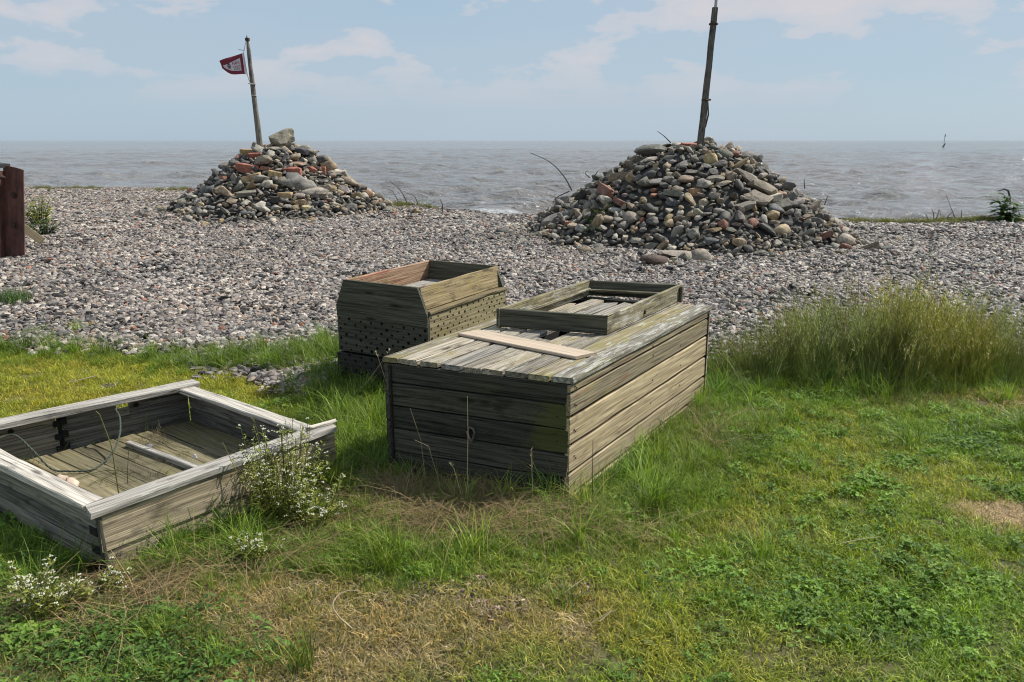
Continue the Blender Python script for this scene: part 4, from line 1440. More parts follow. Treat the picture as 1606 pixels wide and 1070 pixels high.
for px_, py_ in ((22, 683), (207, 631)):
    tpos = (V(G(px_, py_, .19)) - NL).dot(eL)
    p = NL + eL * tpos + UP * .19 + nLo * .001
    mb = MB(); mb.tube([p - OB - nLo * .004, p - OB + nLo * .003], .014, 10)
    o = link('rope_hole', mb.me('hole'), None, M_DARK); o.parent = ocr

# crab shell and white litter
m_shell = plain('bleached_shell', (.55, .42, .32), .6, 0, .45, 50)
sv, sf = stone_shape(301, base=ICO2, cuts=2, rough=.9, flat=(1, .55, .35), cutmin=.8)
mb = MB(); mb.add(sv * np.array((.055, .055, .055)), sf); sv2, _ = stone_shape(302, base=ICO1, cuts=1, rough=.6)
mb.add(sv2 * .018 + np.array((-.055, .01, .0)), ICO1[1]); mb.add(sv2 * .016 + np.array((.055, -.012, .0)), ICO1[1])
for k in range(5):
    mb.tube([(-.03 + k * .016, -.02, .0), (-.035 + k * .02, -.045, .008), (-.035 + k * .022, -.06, -.01)], [.004, .003, .001], 5)
o = link('crab_shell', mb.me('shell', True), None, m_shell)
o.location = V(G(108, 757, .055)); o.rotation_euler = (0, .15, -.5)
tag(o, 'pale pinkish dried crab shell on the floor of the open crate', 'shell')
m_white = plain('white_litter', (.62, .62, .64), .5, 0, .1)
for px, py, zz, s_, lab in ((235, 700, .075, .016, 'crumpled white scrap on the batten inside the open crate'), (305, 716, .075, .014, 'small white paper tip behind the right cap of the open crate')):
    v_, f_ = stone_shape(310 + px, base=ICO1, cuts=4, rough=.9, flat=(1.2, .3, .9))
    o = link('paper_scrap', mesh('scrap', v_ * s_, f_), None, m_white)
    p = G(px, py, zz); o.location = p
    tag(o, lab, 'litter')

# ------------------------------------------------------------------ poles and flag
def pole_round(name, base, top, r0, r1, material, parent, seg=10, nz=9, wob=.006, square=False):
    base, top = Vector(base), Vector(top)
    mb = MB()
    pts, rad = [], []
    for i in range(nz + 1):
        t_ = i / nz
        p = base.lerp(top, t_)
        if 0 < i < nz: p += Vector((R.uniform(-wob, wob), R.uniform(-wob, wob), 0))
        pts.append(p); rad.append(r0 + (r1 - r0) * t_ + R.uniform(-.003, .003))
    if not square:
        rad[-1] *= .35
    mb.tube([(p - base) for p in pts], rad, 4 if square else seg)
    me = mb.me(name, not square)
    # board grain runs on X, so turn the mesh: build along local X
    ax = (top - base).normalized()
    q = Vector((1, 0, 0)).rotation_difference(ax)
    me.transform(q.to_matrix().to_4x4().inverted())
    o = link(name, me, None, material)
    o.rotation_euler = q.to_euler()
    o.parent = parent
    o.location = base - parent.location
    return o


y1 = C1[1] - .35
pb_, pt_ = at_y(408, 240, y1), at_y(387, 56, y1)
fp = empty('flag_pole', tuple(pb_))
tag(fp, 'weathered round driftwood pole leaning left on the left cairn', 'pole')
pole_round('shaft', pb_ - np.array((-.02, 0, .25)), pt_, .068, .038, M_POLE, fp)
def collar(px, py, y, r_, m_, parent, name='binding', w=.02):
    p = V(at_y(px, py, y)) - parent.location
    mb = MB(); mb.tube([p - UP * w, p + UP * w], r_, 10)
    o = link(name, mb.me(name), None, m_); o.parent = parent
    return o
collar(398, 132, y1, .062, M_WHITE_ROPE, fp, w=.012)
collar(399, 150, y1, .060, M_WHITE_ROPE, fp, w=.008)
collar(388, 62, y1, .050, M_IRON, fp, 'cap_band', .03)
mb = MB()
hal = [at_y(386, 64, y1 - .06), at_y(383, 78, y1 - .06), at_y(382, 84, y1 - .06), at_y(388, 118, y1 - .06), at_y(391, 127, y1 - .06), at_y(394, 133, y1 - .06)]
mb.tube([V(h) - fp.location for h in hal], .008, 5)
mb.tube([V(at_y(382, 79, y1 - .06)) - fp.location, V(at_y(374, 78, y1 - .06)) - fp.location], .008, 5)
mb.tube([V(at_y(389, 131, y1 - .06)) - fp.location, V(at_y(397, 132, y1 - .07)) - fp.location], .009, 5)
o = link('halyard', mb.me('halyard'), None, M_WHITE_ROPE); o.parent = fp

# pennant: maroon cloth with a whitish field, emblem and lettering
fo = V(at_y(379.8, 83.7, y1 - .06)); fbm = V(at_y(384.2, 116.5, y1 - .06)); ft1 = V(at_y(343.2, 95.3, y1 - .06)); ft2 = V(at_y(348, 107, y1 - .06))
flag = empty('pennant', tuple(fo))
tag(flag, 'maroon and white pennant with emblem and red lettering flying from the left pole', 'flag')


def flag_pt(s, t_, off=0.0):
    """s: 0 at hoist, 1 at tip; t_: 0 top, 1 bottom"""
    a_ = fo.lerp(ft1, s); b_ = fbm.lerp(ft2, s) + Vector((0, 0, -.075 * math.sin(math.pi * max(s, 0) ** 1.4)))
    p = a_.lerp(b_, t_)
    p.y += .035 * math.sin(s * 7 + t_ * 2) * s + off
    return p - fo


def cloth(name, s0, s1, t0f, t1f, off, material, n=14, k=6, th=.003):
    v = []
    for side in (0, 1):
        for i in range(n + 1):
            s = s0 + (s1 - s0) * i / n
            for j in range(k + 1):
                t_ = t0f(s) + (t1f(s) - t0f(s)) * j / k
                v.append(flag_pt(s, t_, off + side * th))
    f = []
    m_ = (n + 1) * (k + 1)
    for i in range(n):
        for j in range(k):
            a_ = i * (k + 1) + j
            f.append((a_, a_ + k + 1, a_ + k + 2, a_ + 1)); f.append((m_ + a_, m_ + a_ + 1, m_ + a_ + k + 2, m_ + a_ + k + 1))
    for i in range(n):
        for j in (0, k):
            a_ = i * (k + 1) + j
            f.append((a_, m_ + a_, m_ + a_ + k + 1, a_ + k + 1))
    for j in range(k):
        for i in (0, n):
            a_ = i * (k + 1) + j
            f.append((a_, a_ + 1, m_ + a_ + 1, m_ + a_))
    o = link(name, mesh(name, v, f, True), None, material); o.parent = flag
    return o


M_MAROON = plain('maroon_cloth', (.17, .018, .035), .85, 0, .15, 40)
M_PINKW = plain('whitish_cloth', (.56, .50, .53), .85, 0, .06, 40)
M_RED = plain('dark_red_print', (.24, .02, .035), .85, 0, .1)
M_NAVY = plain('navy_print', (.03, .03, .06), .85, 0, .1)
cloth('cloth', 0, 1, lambda s: 0, lambda s: 1, 0, M_MAROON)
cloth('hoist_tape', -.075, -.01, lambda s: 0, lambda s: 1, -.001, M_PINKW, 2, 6)
cloth('white_field', .12, .90, lambda s: .20 + .30 * ((s - .12) / .78) ** 1.5, lambda s: .82 - .12 * ((s - .12) / .78) ** 2, -.005, M_PINKW, 14, 5)


def text_part(word, s_hi, s_lo, t_a, t_b, material):
    cu = bpy.data.curves.new('lettering', 'FONT'); cu.body = word
    cu.resolution_u = 2
    to = bpy.data.objects.new('lettering_tmp', cu)
    COL.objects.link(to)
    bpy.context.view_layer.update()
    me = bpy.data.meshes.new_from_object(to.evaluated_get(bpy.context.evaluated_depsgraph_get()))
    bpy.data.objects.remove(to)
    co = np.array([v_.co[:] for v_ in me.vertices])
    mn, mxx = co.min(0), co.max(0)
    for v_ in me.vertices:
        a_ = (v_.co.x - mn[0]) / (mxx[0] - mn[0]); c_ = (v_.co.y - mn[1]) / (mxx[1] - mn[1])
        v_.co = flag_pt(s_hi + (s_lo - s_hi) * a_, t_b + (t_a - t_b) * c_, -.0095)
    o = link('lettering', me, None, material); o.parent = flag


text_part('HAV,', .46, .16, .29, .50, M_RED)
text_part('HOLM', .43, .15, .53, .66, M_RED)
text_part('NATUR', .43, .15, .69, .76, M_NAVY)
mb = MB()
for rr_, wd in ((.105, .014),):
    for k in range(20):
        if k in (14, 15, 16): continue
        a0_, a1_ = k * math.pi / 10, (k + .8) * math.pi / 10
        q = [flag_pt(.62 + r_ * .62 * math.cos(a_), .52 + r_ * 1.35 * math.sin(a_), -.0095) for a_, r_ in ((a0_, .105), (a1_, .105), (a1_, .125), (a0_, .125))]
        mb.add(q, [(0, 1, 2, 3)])
for (s_, t_, w_) in ((.62, .36, .022), (.60, .40, .018), (.64, .40, .018), (.60, .5, .016), (.645, .5, .016), (.575, .55, .018), (.665, .55, .018), (.62, .55, .01), (.62, .6, .02)):
    q = [flag_pt(s_ + dx_ * w_, t_ + dy_ * w_ * 1.8, -.0097) for dx_, dy_ in ((-1, -1), (1, -1), (1, 1), (-1, 1))]
    mb.add(q, [(0, 1, 2, 3)])
o = link('emblem', mb.me('emblem'), None, M_NAVY); o.parent = flag

y2 = C2[1] - .45
pb_, pt_ = at_y(1097, 246, y2), at_y(1121.5, 12, y2)
tp = empty('timber_post', tuple(pb_))
tag(tp, 'tall grey squared timber post leaning right on the right cairn', 'pole')
pole_round('shaft', pb_ - np.array((.02, 0, .25)), pt_, .075, .062, M_POLE, tp, square=True, wob=.004)
collar(1119, 38, y2, .073, M_IRON, tp, 'iron_band', .012)
collar(1107.5, 157, y2, .078, M_IRON, tp, 'iron_band', .010)
mb = MB()
mb.tube([V(at_y(1107, 157, y2 - .08)) - tp.location, V(at_y(1114.5, 156, y2 - .06)) - tp.location], .012, 5)
o = link('bracket', mb.me('bracket'), None, M_IRON); o.parent = tp
mb = MB()
mb.tube([V(at_y(1121.5, 20, y2 - .02)) - tp.location, V(at_y(1123.5, -2, y2 - .02)) - tp.location, V(at_y(1128, -60, y2 - .02)) - tp.location], .024, 8)
o = link('top_rod', mb.me('rod'), None, plain('pale_rod', (.36, .36, .37), .5)); o.parent = tp
mb = MB()
mb.tube([V(at_y(1110.5, 160, y2 - .03)) - tp.location, V(at_y(1111, 180, y2 - .04)) - tp.location, V(at_y(1106.5, 200, y2 - .05)) - tp.location], [.008, .014, .01], 5)
o = link('hanging_cord', mb.me('cord'), None, M_IRON); o.parent = tp

# ------------------------------------------------------------------ rusty steel post at the left edge
m, nt, b = mat('rust')
t = N(nt, 'ShaderNodeTexCoord')
n1 = noise(nt, mapping(nt, t.outputs['Object'], (1, 1, .35)), 9, 8, .7)
nt.links.new(ramp(nt, n1, [(.3, (.028, .014, .012)), (.5, (.10, .042, .032)), (.68, (.17, .075, .055))]), b.inputs['Base Color'])
b.inputs['Roughness'].default_value = .85
bump(nt, b, n1, .8, .01)
M_RUST = m
rp0 = G(8, 404)
rp = empty('rusty_steel_post', (rp0[0], rp0[1], 0))
rp.rotation_euler = (0, .135, 0)
tag(rp, 'rusty steel channel post with bolts at the far left edge of the beach', 'post')
k_ = rp0[1] / F_PX


def rbox(name, x0, x1, yd0, yd1, z0, z1, m_, top_slope=0):
    mb = MB()
    x0, x1 = (x0 - 8) * k_, (x1 - 8) * k_
    v = [(x0, yd0, z0), (x1, yd0, z0), (x1, yd1, z0), (x0, yd1, z0), (x0, yd0, z1 + top_slope), (x1, yd0, z1), (x1, yd1, z1), (x0, yd1, z1 + top_slope)]
    mb.add(v, [(3, 2, 1, 0), (4, 5, 6, 7), (0, 1, 5, 4), (1, 2, 6, 5), (2, 3, 7, 6), (3, 0, 4, 7)])
    o = link(name, mb.me(name), None, m_); o.parent = rp
    return o


rbox('web', 8, 27, .0, .02, -.05, 1.27, M_RUST, .015)
mb = MB()      # flange turned away into the shade
v = [((27 - 8) * k_, 0, -.05), ((43 - 8) * k_, -.07, -.05), ((43 - 8) * k_, -.05, -.05), ((27 - 8) * k_, .02, -.05)]
v += [(x, y, 1.27 - .01 * (i in (1, 2))) for i, (x, y, z) in enumerate(v)]
mb.add(v, [(3, 2, 1, 0), (4, 5, 6, 7), (0, 1, 5, 4), (1, 2, 6, 5), (2, 3, 7, 6), (3, 0, 4, 7)])
o = link('flange', mb.me('flange'), None, M_RUST); o.parent = rp
rbox('flange', 5, 9, -.10, .03, -.05, 1.20, M_RUST)
rbox('timber_filler', -60, 4, -.02, .12, -.05, 1.16, M_DARKBOARD)
rbox('cap_plate', -60, 12, -.12, .10, 1.25, 1.30, plain('black_cap', (.02, .02, .022), .7), 0)
rbox('timber_rail', -2, 3.5, -.06, -.02, .30, .95, M_GREYDARK)
mb = MB()
mb.tube([(-.25, -.10, 1.12), (.05, -.12, 1.13), (.10, -.12, 1.13)], [.035, .035, .008], 7)
o = link('spike', mb.me('spike'), None, M_IRON); o.parent = rp
for z in (.89, .47):
    mb = MB(); mb.tube([((24 - 8) * k_, -.0, z), ((24 - 8) * k_, -.012, z)], .042, 8); mb.tube([((24 - 8) * k_, -.012, z), ((24 - 8) * k_, -.04, z)], .026, 6)
    o = link('bolt', mb.me('bolt'), None, M_IRON); o.parent = rp
pa, pb = V(G(30, 352, .12)), V(G(66, 381, .0))
of = board('wood_offcut', V(at_y(26, 350, 12.1)), V(at_y(67, 379, 11.9)), Vector((0.1, -1, .5)), .12, .03, wood('wood_offcut', (.22, .17, .11), (.42, .34, .23), depth=.002), None)
tag(of, 'short tan wood offcut leaning against the rusty post', 'plank')

# ------------------------------------------------------------------ spar buoy far out
bp = G(1479, 231, SEA_Z)
kb = bp[1] / F_PX
sbuoy = empty('spar_buoy', tuple(bp))
tag(sbuoy, 'tiny spar buoy with a thin mast far out on the sea near the horizon', 'buoy')
mb = MB(); mb.tube([(-2 * kb, 0, -.3), (1 * kb, 0, 2.2 * kb), (3 * kb, 0, 6 * kb)], [.5 * kb, 1.1 * kb, .5 * kb], 8)
o = link('float', mb.me('float', True), None, plain('buoy_dark', (.03, .035, .045), .6)); o.parent = sbuoy
mb = MB(); mb.tube([(1 * kb, 0, 4 * kb), (.5 * kb, 0, 12 * kb), (1.2 * kb, 0, 19 * kb)], [.4 * kb, .35 * kb, .3 * kb], 6)
mb.tube([(1 * kb, 0, 15 * kb), (1.2 * kb, 0, 19 * kb)], .8 * kb, 6)
o = link('mast', mb.me('mast'), None, plain('buoy_mast', (.16, .2, .22), .6)); o.parent = sbuoy


# ------------------------------------------------------------------ vegetation
def blade(mb, r, x, y, h, w, lean, az, curl=.5, z0=0.0, seg=3, rnd=None):
    ca, sa = math.cos(az), math.sin(az)
    fa_ = az + math.pi / 2 + r.uniform(-.5, .5)
    wx, wy = math.cos(fa_) * w / 2, math.sin(fa_) * w / 2
    v = []
    for i in range(seg + 1):
        t_ = i / seg
        d = lean * h * (t_ ** (1 + curl))
        zz = z0 + h * t_ * (1 - .35 * lean * t_ * t_)
        k = 1 - t_ ** 2.2
        if i < seg:
            v += [(x + ca * d - wx * k, y + sa * d - wy * k, zz), (x + ca * d + wx * k, y + sa * d + wy * k, zz)]
        else:
            v.append((x + ca * d, y + sa * d, zz))
    f = [(2 * i, 2 * i + 1, 2 * i + 3, 2 * i + 2) for i in range(seg - 1)] + [(2 * seg - 2, 2 * seg - 1, 2 * seg)]
    mb.add(v, f, rnd if rnd is not None else float(r.rand()))


def tuft(seed, n, rad, h0, h1, w=.003, lean=.7, seg=3, wind=0.0, dry=0.0):
    r = np.random.RandomState(seed); mb = MB()
    for i in range(n):
        q = rad * math.sqrt(r.rand()); a_ = r.rand() * 6.283
        az = r.rand() * 6.283
        blade(mb, r, q * math.cos(a_), q * math.sin(a_), r.uniform(h0, h1), w * r.uniform(.7, 1.3), lean * r.uniform(.2, 1.5), az if r.rand() > wind else math.pi + r.normal() * .5,
              r.uniform(.2, 1.2), -.005, seg, float(r.rand() ** 1.4 if r.rand() > dry else r.uniform(.9, 1)))
    return mb.me('tuft')


def seed_tuft(seed, n=22, rad=.07, h0=.28, h1=.52):
    r = np.random.RandomState(seed); mb = MB()
    for i in range(n):
        q = rad * math.sqrt(r.rand()); a_ = r.rand() * 6.283
        blade(mb, r, q * math.cos(a_), q * math.sin(a_), r.uniform(.10, h1 * .48), .0036, r.uniform(.2, .8), r.rand() * 6.28, 1., 0, 4, float(r.rand() * .7))
    for i in range(10):
        q = rad * math.sqrt(r.rand()); a_ = r.rand() * 6.283
        x, y = q * math.cos(a_), q * math.sin(a_); h = r.uniform(h0, h1); az = r.rand() * 6.28; ln = r.uniform(.05, .25) * h
        def pt(t_): return (x + math.cos(az) * ln * t_ * t_, y + math.sin(az) * ln * t_ * t_, h * t_)
        mb.tube([pt(0), pt(.5), pt(1)], [.0013, .0011, .0008], 3, .88, False)
        for k in range(9):
            t_ = 1 - .028 * k
            p = pt(t_)
            blade(mb, r, p[0], p[1], .022, .0045, r.uniform(.5, 1.1), r.rand() * 6.28, .3, p[2], 1, float(r.uniform(.88, .97)))
    return mb.me('seed_tuft')


def clover(seed, n=26, rad=.08, size=.008, h=.035):
    r = np.random.RandomState(seed); mb = MB()
    for i in range(n):
        q = rad * math.sqrt(r.rand()); a_ = r.rand() * 6.283
        c = np.array((q * math.cos(a_), q * math.sin(a_), r.uniform(.3, 1) * h)); s = size * r.uniform(.7, 1.3)
        rn = float(r.rand() * .8); a0_ = r.rand() * 6.28; tx, ty = r.normal() * .35, r.normal() * .35
        for k in range(3):
            aa = a0_ + k * 2.094
            d = np.array((math.cos(aa), math.sin(aa), 0)); e = np.array((-d[1], d[0], 0))
            pts_ = [c, c + d * s * .7 - e * s * .62, c + d * s * 1.5 - e * s * .45, c + d * s * 1.6, c + d * s * 1.5 + e * s * .45, c + d * s * .7 + e * s * .62]
            pts_ = [p + np.array((0, 0, (p[0] - c[0]) * tx + (p[1] - c[1]) * ty + (abs((p - c) @ e) * .4))) for p in pts_]
            mb.add(pts_, [(0, 1, 2, 3), (0, 3, 4, 5)], rn)
    return mb.me('clover')


def oval_leaf(mb, p, d, up, L, w, rnd, droop=.3):
    p, d, up = Vector(p), Vector(d).normalized(), Vector(up)
    e = d.cross(up)
    if e.length < 1e-3: e = Vector((1, 0, 0))
    e.normalize(); nn = e.cross(d)
    rows = []
    for t_, k in ((0, .08), (.25, .75), (.55, 1.0), (.82, .6), (1, .03)):
        c = p + d * L * t_ - UP * droop * L * t_ * t_
        rows.append((c - e * w / 2 * k + nn * w * .12 * k, c, c + e * w / 2 * k + nn * w * .12 * k))
    v = [q for r_ in rows for q in r_]
    f = []
    for i in range(4):
        f += [(3 * i, 3 * i + 1, 3 * i + 4, 3 * i + 3), (3 * i + 1, 3 * i + 2, 3 * i + 5, 3 * i + 4)]
    mb.add(v, f, rnd)


def broad(seed, n=13, rad=.07, L=.031, w=.014, h=.045):
    r = np.random.RandomState(seed); mb = MB()
    for i in range(n):
        q = rad * math.sqrt(r.rand()); a_ = r.rand() * 6.283; az = r.rand() * 6.283
        oval_leaf(mb, (q * math.cos(a_), q * math.sin(a_), r.uniform(.1, 1) * h), (math.cos(az), math.sin(az), r.uniform(.1, .9)), (0, 0, 1), L * r.uniform(.6, 1.2), w * r.uniform(.7, 1.2), float(r.rand() * .85))
    return mb.me('broad_leaves')


def put(name, variants, x, y, smin, smax, tint, label, cat, material=None, tilt=.12, dz=0.0):
    n = len(x)
    sc_ = rs.uniform(smin, smax, n)
    o = scatter(name, variants, np.stack([x, y, ground_z(x, y) + dz], -1), np.stack([rs.normal(size=n) * tilt, rs.normal(size=n) * tilt, rs.rand(n) * 6.28], -1), sc_, tint, material or M_BLADE)
    return tag(o, label, cat)


def inside_box(x, y, pts_, m_=0.0):
    """True where the point lies in the convex quad (grown by m_)"""
    ok = np.ones(len(x), bool)
    k = len(pts_)
    for i in range(k):
        p, q = pts_[i], pts_[(i + 1) % k]
        e = np.array((q.x - p.x, q.y - p.y)); e /= np.linalg.norm(e)
        dd_ = (x - p.x) * e[1] - (y - p.y) * e[0]
        ok &= dd_ < m_
    return ok


BOXES = [[A, B, C_, D], [OB, FRb, FL_, NL], [c0 - um * fl, c0 + um * (Wt + fl), c0 + um * (Wt + fl) + vm * Lm, c0 - um * fl + vm * Lm]]


def outside(x, y, m_=0.01):
    k = np.ones(len(x), bool)
    for b_ in BOXES: k &= ~inside_box(x, y, b_, m_)
    return k


def off_corner(x, y, d=.13):
    dx, dy = x - OB.x, y - OB.y
    return (np.hypot(dx, dy) > d) & ~((dy < 0) & (dy > -.38) & (np.abs(dx) < .05))


def near_box(x, y, d):
    k = np.zeros(len(x), bool)
    for b_ in BOXES: k |= inside_box(x, y, b_, d)
    return k


LAWN = [tuft(400 + i, 55, .06, .014, .048, .0036, 1.0, 2, dry=.12) for i in range(7)]
MED = [tuft(430 + i, 60, .06, .03, .10, .0032, .9, 3, dry=.06) for i in range(6)]
LONG = [tuft(450 + i, 42, .05, .12, .27, .004, .9, 4, dry=.08) for i in range(5)]
HAY = [tuft(470 + i, 50, .09, .06, .14, .0022, 2.6, 3, dry=.5) for i in range(4)]
SEEDT = [seed_tuft(480 + i) for i in range(6)]
CLOV = [clover(500 + i) for i in range(5)]
CLOVB = [clover(520 + i, 22, .07, .011, .05) for i in range(4)]
BROAD = [broad(540 + i) for i in range(4)]

bare_c = G(1580, 805)
grav_c = [G(690, 937), G(470, 600), G(905, 925), G(445, 585)]


def lawn_keep(x, y, ragged=.18, boxm=.03):
    e = lawn_edge(x) + bumps(x, y, .7, .16, 4) + bumps(x, y, .25, .10, 8) + rs.normal(size=len(x)) * ragged * .4
    k = (y < e) & outside(x, y, boxm) & off_corner(x, y, .09)
    for c, rx, ry in ((bare_c, .15, .10), (grav_c[0], .10, .04), (grav_c[1], .26, .16), (grav_c[2], .04, .02), (grav_c[3], .2, .1)):
        k &= (((x - c[0]) / rx) ** 2 + ((y - c[1]) / ry) ** 2 + rs.normal(size=len(x)) * .25) > 1
    return k


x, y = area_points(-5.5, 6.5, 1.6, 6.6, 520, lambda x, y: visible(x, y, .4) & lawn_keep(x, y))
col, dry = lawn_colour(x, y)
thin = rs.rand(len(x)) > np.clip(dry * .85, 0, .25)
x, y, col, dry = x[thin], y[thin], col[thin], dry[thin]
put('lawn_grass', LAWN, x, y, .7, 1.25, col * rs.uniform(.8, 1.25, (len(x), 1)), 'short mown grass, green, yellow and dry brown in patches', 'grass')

LOWHAY = [tuft(560 + i, 60, .08, .008, .022, .0022, 3.0, 2, dry=.35) for i in range(5)]
k = (dry > .22) & (rs.rand(len(x)) < dry * .9)
c_ = np.array((.30, .235, .13)) * rs.uniform(.6, 1.35, (int(k.sum()), 1))
put('dry_thatch', LOWHAY, x[k], y[k], .8, 1.5, c_, 'brown dry thatch lying over the worn parts of the lawn', 'dry grass', M_HAY, dz=.006)
n = 90
put('bare_patch_straw', LOWHAY, bare_c[0] + rs.normal(size=n) * .08, bare_c[1] + rs.normal(size=n) * .06, .8, 1.3, np.array((.46, .34, .2)) * rs.uniform(.7, 1.2, (n, 1)), 'pale tan straw on the bare patch at the right edge', 'dry grass', M_HAY, dz=.003)

# clover and small weeds in the greener places
x, y = area_points(-4, 5.5, 1.6, 6, 240, lambda x, y: visible(x, y, .2) & lawn_keep(x, y))
col, dry = lawn_colour(x, y)
lush = (col[:, 1] - col[:, 0] > .035) & (dry < .25)
keep = lush & ((bumps(x, y, .5, .5, 15) + bumps(x, y, .2, .4, 19)) > rs.uniform(-.25, .75, len(x)))
x, y = x[keep], y[keep]
put('clover', CLOV + CLOVB[:2], x, y, .6, 1.0, np.array((.16, .27, .04)) * rs.uniform(.7, 1.3, (len(x), 1)), 'clover patches spreading through the lawn', 'clover', M_LEAF)

# ragged longer tufts where the lawn meets the shingle
xs, ys = [], []
for (px, py, rx, ry, n) in ((400, 572, .28, .12, 70), (490, 556, .16, .14, 80), (560, 640, .12, .25, 60), (340, 580, .3, .08, 16), (60, 548, .7, .10, 32), (240, 560, .3, .07, 14), (520, 600, .12, .15, 40)):
    c = G(px, py); xs.append(c[0] + rs.normal(size=n) * rx); ys.append(c[1] + rs.normal(size=n) * ry)
x, y = np.concatenate(xs), np.concatenate(ys)
k = outside(x, y, .01) & off_corner(x, y); x, y = x[k], y[k]
put('edge_grass', MED[:3] + LONG, x, y, .5, .95, np.array((.15, .22, .035)) * rs.uniform(.6, 1.3, (len(x), 1)), 'ragged grass tufts where the lawn meets the shingle', 'grass')
n = 26
t1, t2 = rs.uniform(.08, .9, n), rs.uniform(.08, .9, n)
pp_ = [(NL + (FL_ - NL) * a_).lerp(OB + (FRb - OB) * a_, b_) for a_, b_ in zip(t1, t2)]
o = scatter('crate_litter', HAY, np.array([(p.x, p.y, .038) for p in pp_]), np.stack([rs.normal(size=n) * .1, rs.normal(size=n) * .1, rs.rand(n) * 6.28], -1), rs.uniform(.3, .6, n), np.array((.12, .10, .06)) * rs.uniform(.4, 1.6, (n, 1)), M_HAY)
tag(o, 'dead grass and fine litter strewn over the floor of the open crate', 'litter')

# longer grass: lush side of the chest, round the crates, along the shadowed front
def blob(px, py, rx, ry, n):
    c = G(px, py)
    return c[0] + rs.normal(size=n) * rx, c[1] + rs.normal(size=n) * ry


xs, ys = [], []
for (px, py, rx, ry, n) in ((1090, 690, .22, .35, 260), (1030, 770, .2, .22, 180), (1120, 640, .18, .25, 150), (930, 810, .18, .12, 90), (690, 870, .3, .13, 70), (590, 880, .12, .08, 80),
                            (560, 660, .18, .35, 260), (570, 610, .15, .3, 180), (500, 550, .16, .15, 70), (380, 568, .3, .14, 90), (480, 560, .2, .15, 110), (120, 560, .8, .12, 130), (95, 525, .12, .08, 14),
                            (1550, 680, .5, .3, 90), (1150, 600, .3, .2, 110), (620, 800, .25, .1, 80), (1300, 610, .8, .14, 260), (20, 900, .3, .2, 120), (300, 880, .2, .12, 90),
                            (1500, 600, .5, .1, 130), (1000, 900, .5, .2, 12), (180, 1000, .2, .1, 22), (320, 1040, .15, .05, 12), (720, 810, .22, .06, 60), (840, 830, .15, .05, 50), (565, 690, .08, .16, 110), (590, 745, .10, .10, 80), (520, 800, .12, .10, 90), (560, 850, .12, .07, 60), (430, 860, .14, .06, 60), (330, 850, .16, .06, 50), (300, 870, .12, .05, 30)):
    a_, b_ = blob(px, py, rx, ry, n); xs.append(a_); ys.append(b_)
x, y = np.concatenate(xs), np.concatenate(ys)
k = outside(x, y, .01) & off_corner(x, y); x, y = x[k], y[k]
k = (((x - grav_c[1][0]) / .24) ** 2 + ((y - grav_c[1][1]) / .16) ** 2) > 1; x, y = x[k], y[k]
put('long_grass', MED + MED + MED + LONG[:1], x, y, .6, 1.1, np.array((.145, .25, .035)) * rs.uniform(.6, 1.25, (len(x), 1)) + rs.rand(len(x), 1) * np.array((.06, .03, 0)), 'longer green grass growing against the chest and crates', 'grass')

# unmown fringe hugging the box walls
x, y = area_points(-3.5, 2.2, 2.2, 7, 500, lambda x, y: near_box(x, y, .11) & outside(x, y, .012) & (rs.rand(len(x)) < .33) & off_corner(x, y, .2))
put('fringe_grass', MED + MED + LONG[:3], x, y, .5, 1.0, np.array((.11, .21, .04)) * rs.uniform(.6, 1.35, (len(x), 1)) + rs.rand(len(x), 1) * np.array((.06, .035, .01)), 'uncut grass fringe along the foot of the box walls', 'grass', tilt=.2)

# matted dry grass in front of the chest and by the open crate
xs, ys = [], []
for (px, py, rx, ry, n) in ((690, 800, .20, .08, 80), (630, 775, .10, .08, 26), (760, 820, .15, .07, 34), (560, 800, .08, .06, 8), (470, 860, .12, .06, 12), (260, 905, .14, .05, 14), (1120, 690, .05, .12, 5), (1100, 660, .04, .15, 6), (130, 940, .15, .08, 26), (900, 830, .15, .06, 16)):
    a_, b_ = blob(px, py, rx, ry, n); xs.append(a_); ys.append(b_)
x, y = np.concatenate(xs), np.concatenate(ys)
k = outside(x, y, .02) & off_corner(x, y); x, y = x[k], y[k]
put('matted_dry_grass', HAY, x, y, .8, 1.3, np.array((.22, .165, .085)) * rs.uniform(.6, 1.2, (len(x), 1)), 'matted dry grass lying in the shade before the chest', 'dry grass', M_HAY)

# tall seeding grass at the right
xs, ys = [], []
for (px, py, rx, ry, n) in ((1150, 590, .22, .14, 60), (1250, 590, .35, .16, 95), (1380, 590, .4, .20, 125), (1500, 590, .35, .20, 105), (1620, 585, .4, .20, 90), (1440, 565, .35, .16, 70), (1800, 585, .6, .22, 90), (1330, 575, .4, .12, 70), (1420, 530, .5, .35, 40), (1560, 540, .4, .3, 30), (1220, 550, .3, .3, 20)):
    a_, b_ = blob(px, py, rx, ry, n); xs.append(a_); ys.append(b_)
x, y = np.concatenate(xs), np.concatenate(ys)
k = outside(x, y, .05) & (y > 4.75); x, y = x[k], y[k]
hs = np.interp(x / y, [(1120 - 803) / F_PX, (1200 - 803) / F_PX, (1420 - 803) / F_PX, (1530 - 803) / F_PX, (1606 - 803) / F_PX], [.55, .80, 1.12, .95, .75])
n = len(x)
o = scatter('tall_grass', SEEDT, np.stack([x, y, ground_z(x, y)], -1), np.stack([rs.normal(size=n) * .22, rs.normal(size=n) * .22, rs.rand(n) * 6.28], -1),
            hs * rs.uniform(.45, 1.18, n), np.array((.10, .18, .04)) * rs.uniform(.55, 1.3, (n, 1)) + np.exp(-((x - G(1480, 590)[0]) / .38) ** 2)[:, None] * np.array((.04, .03, -.01)) + 0 * np.array((.095, .14, .035)) * rs.uniform(.7, 1.3, (n, 1)) + rs.rand(n, 1) * np.array((.06, .04, .01)), M_TALL)
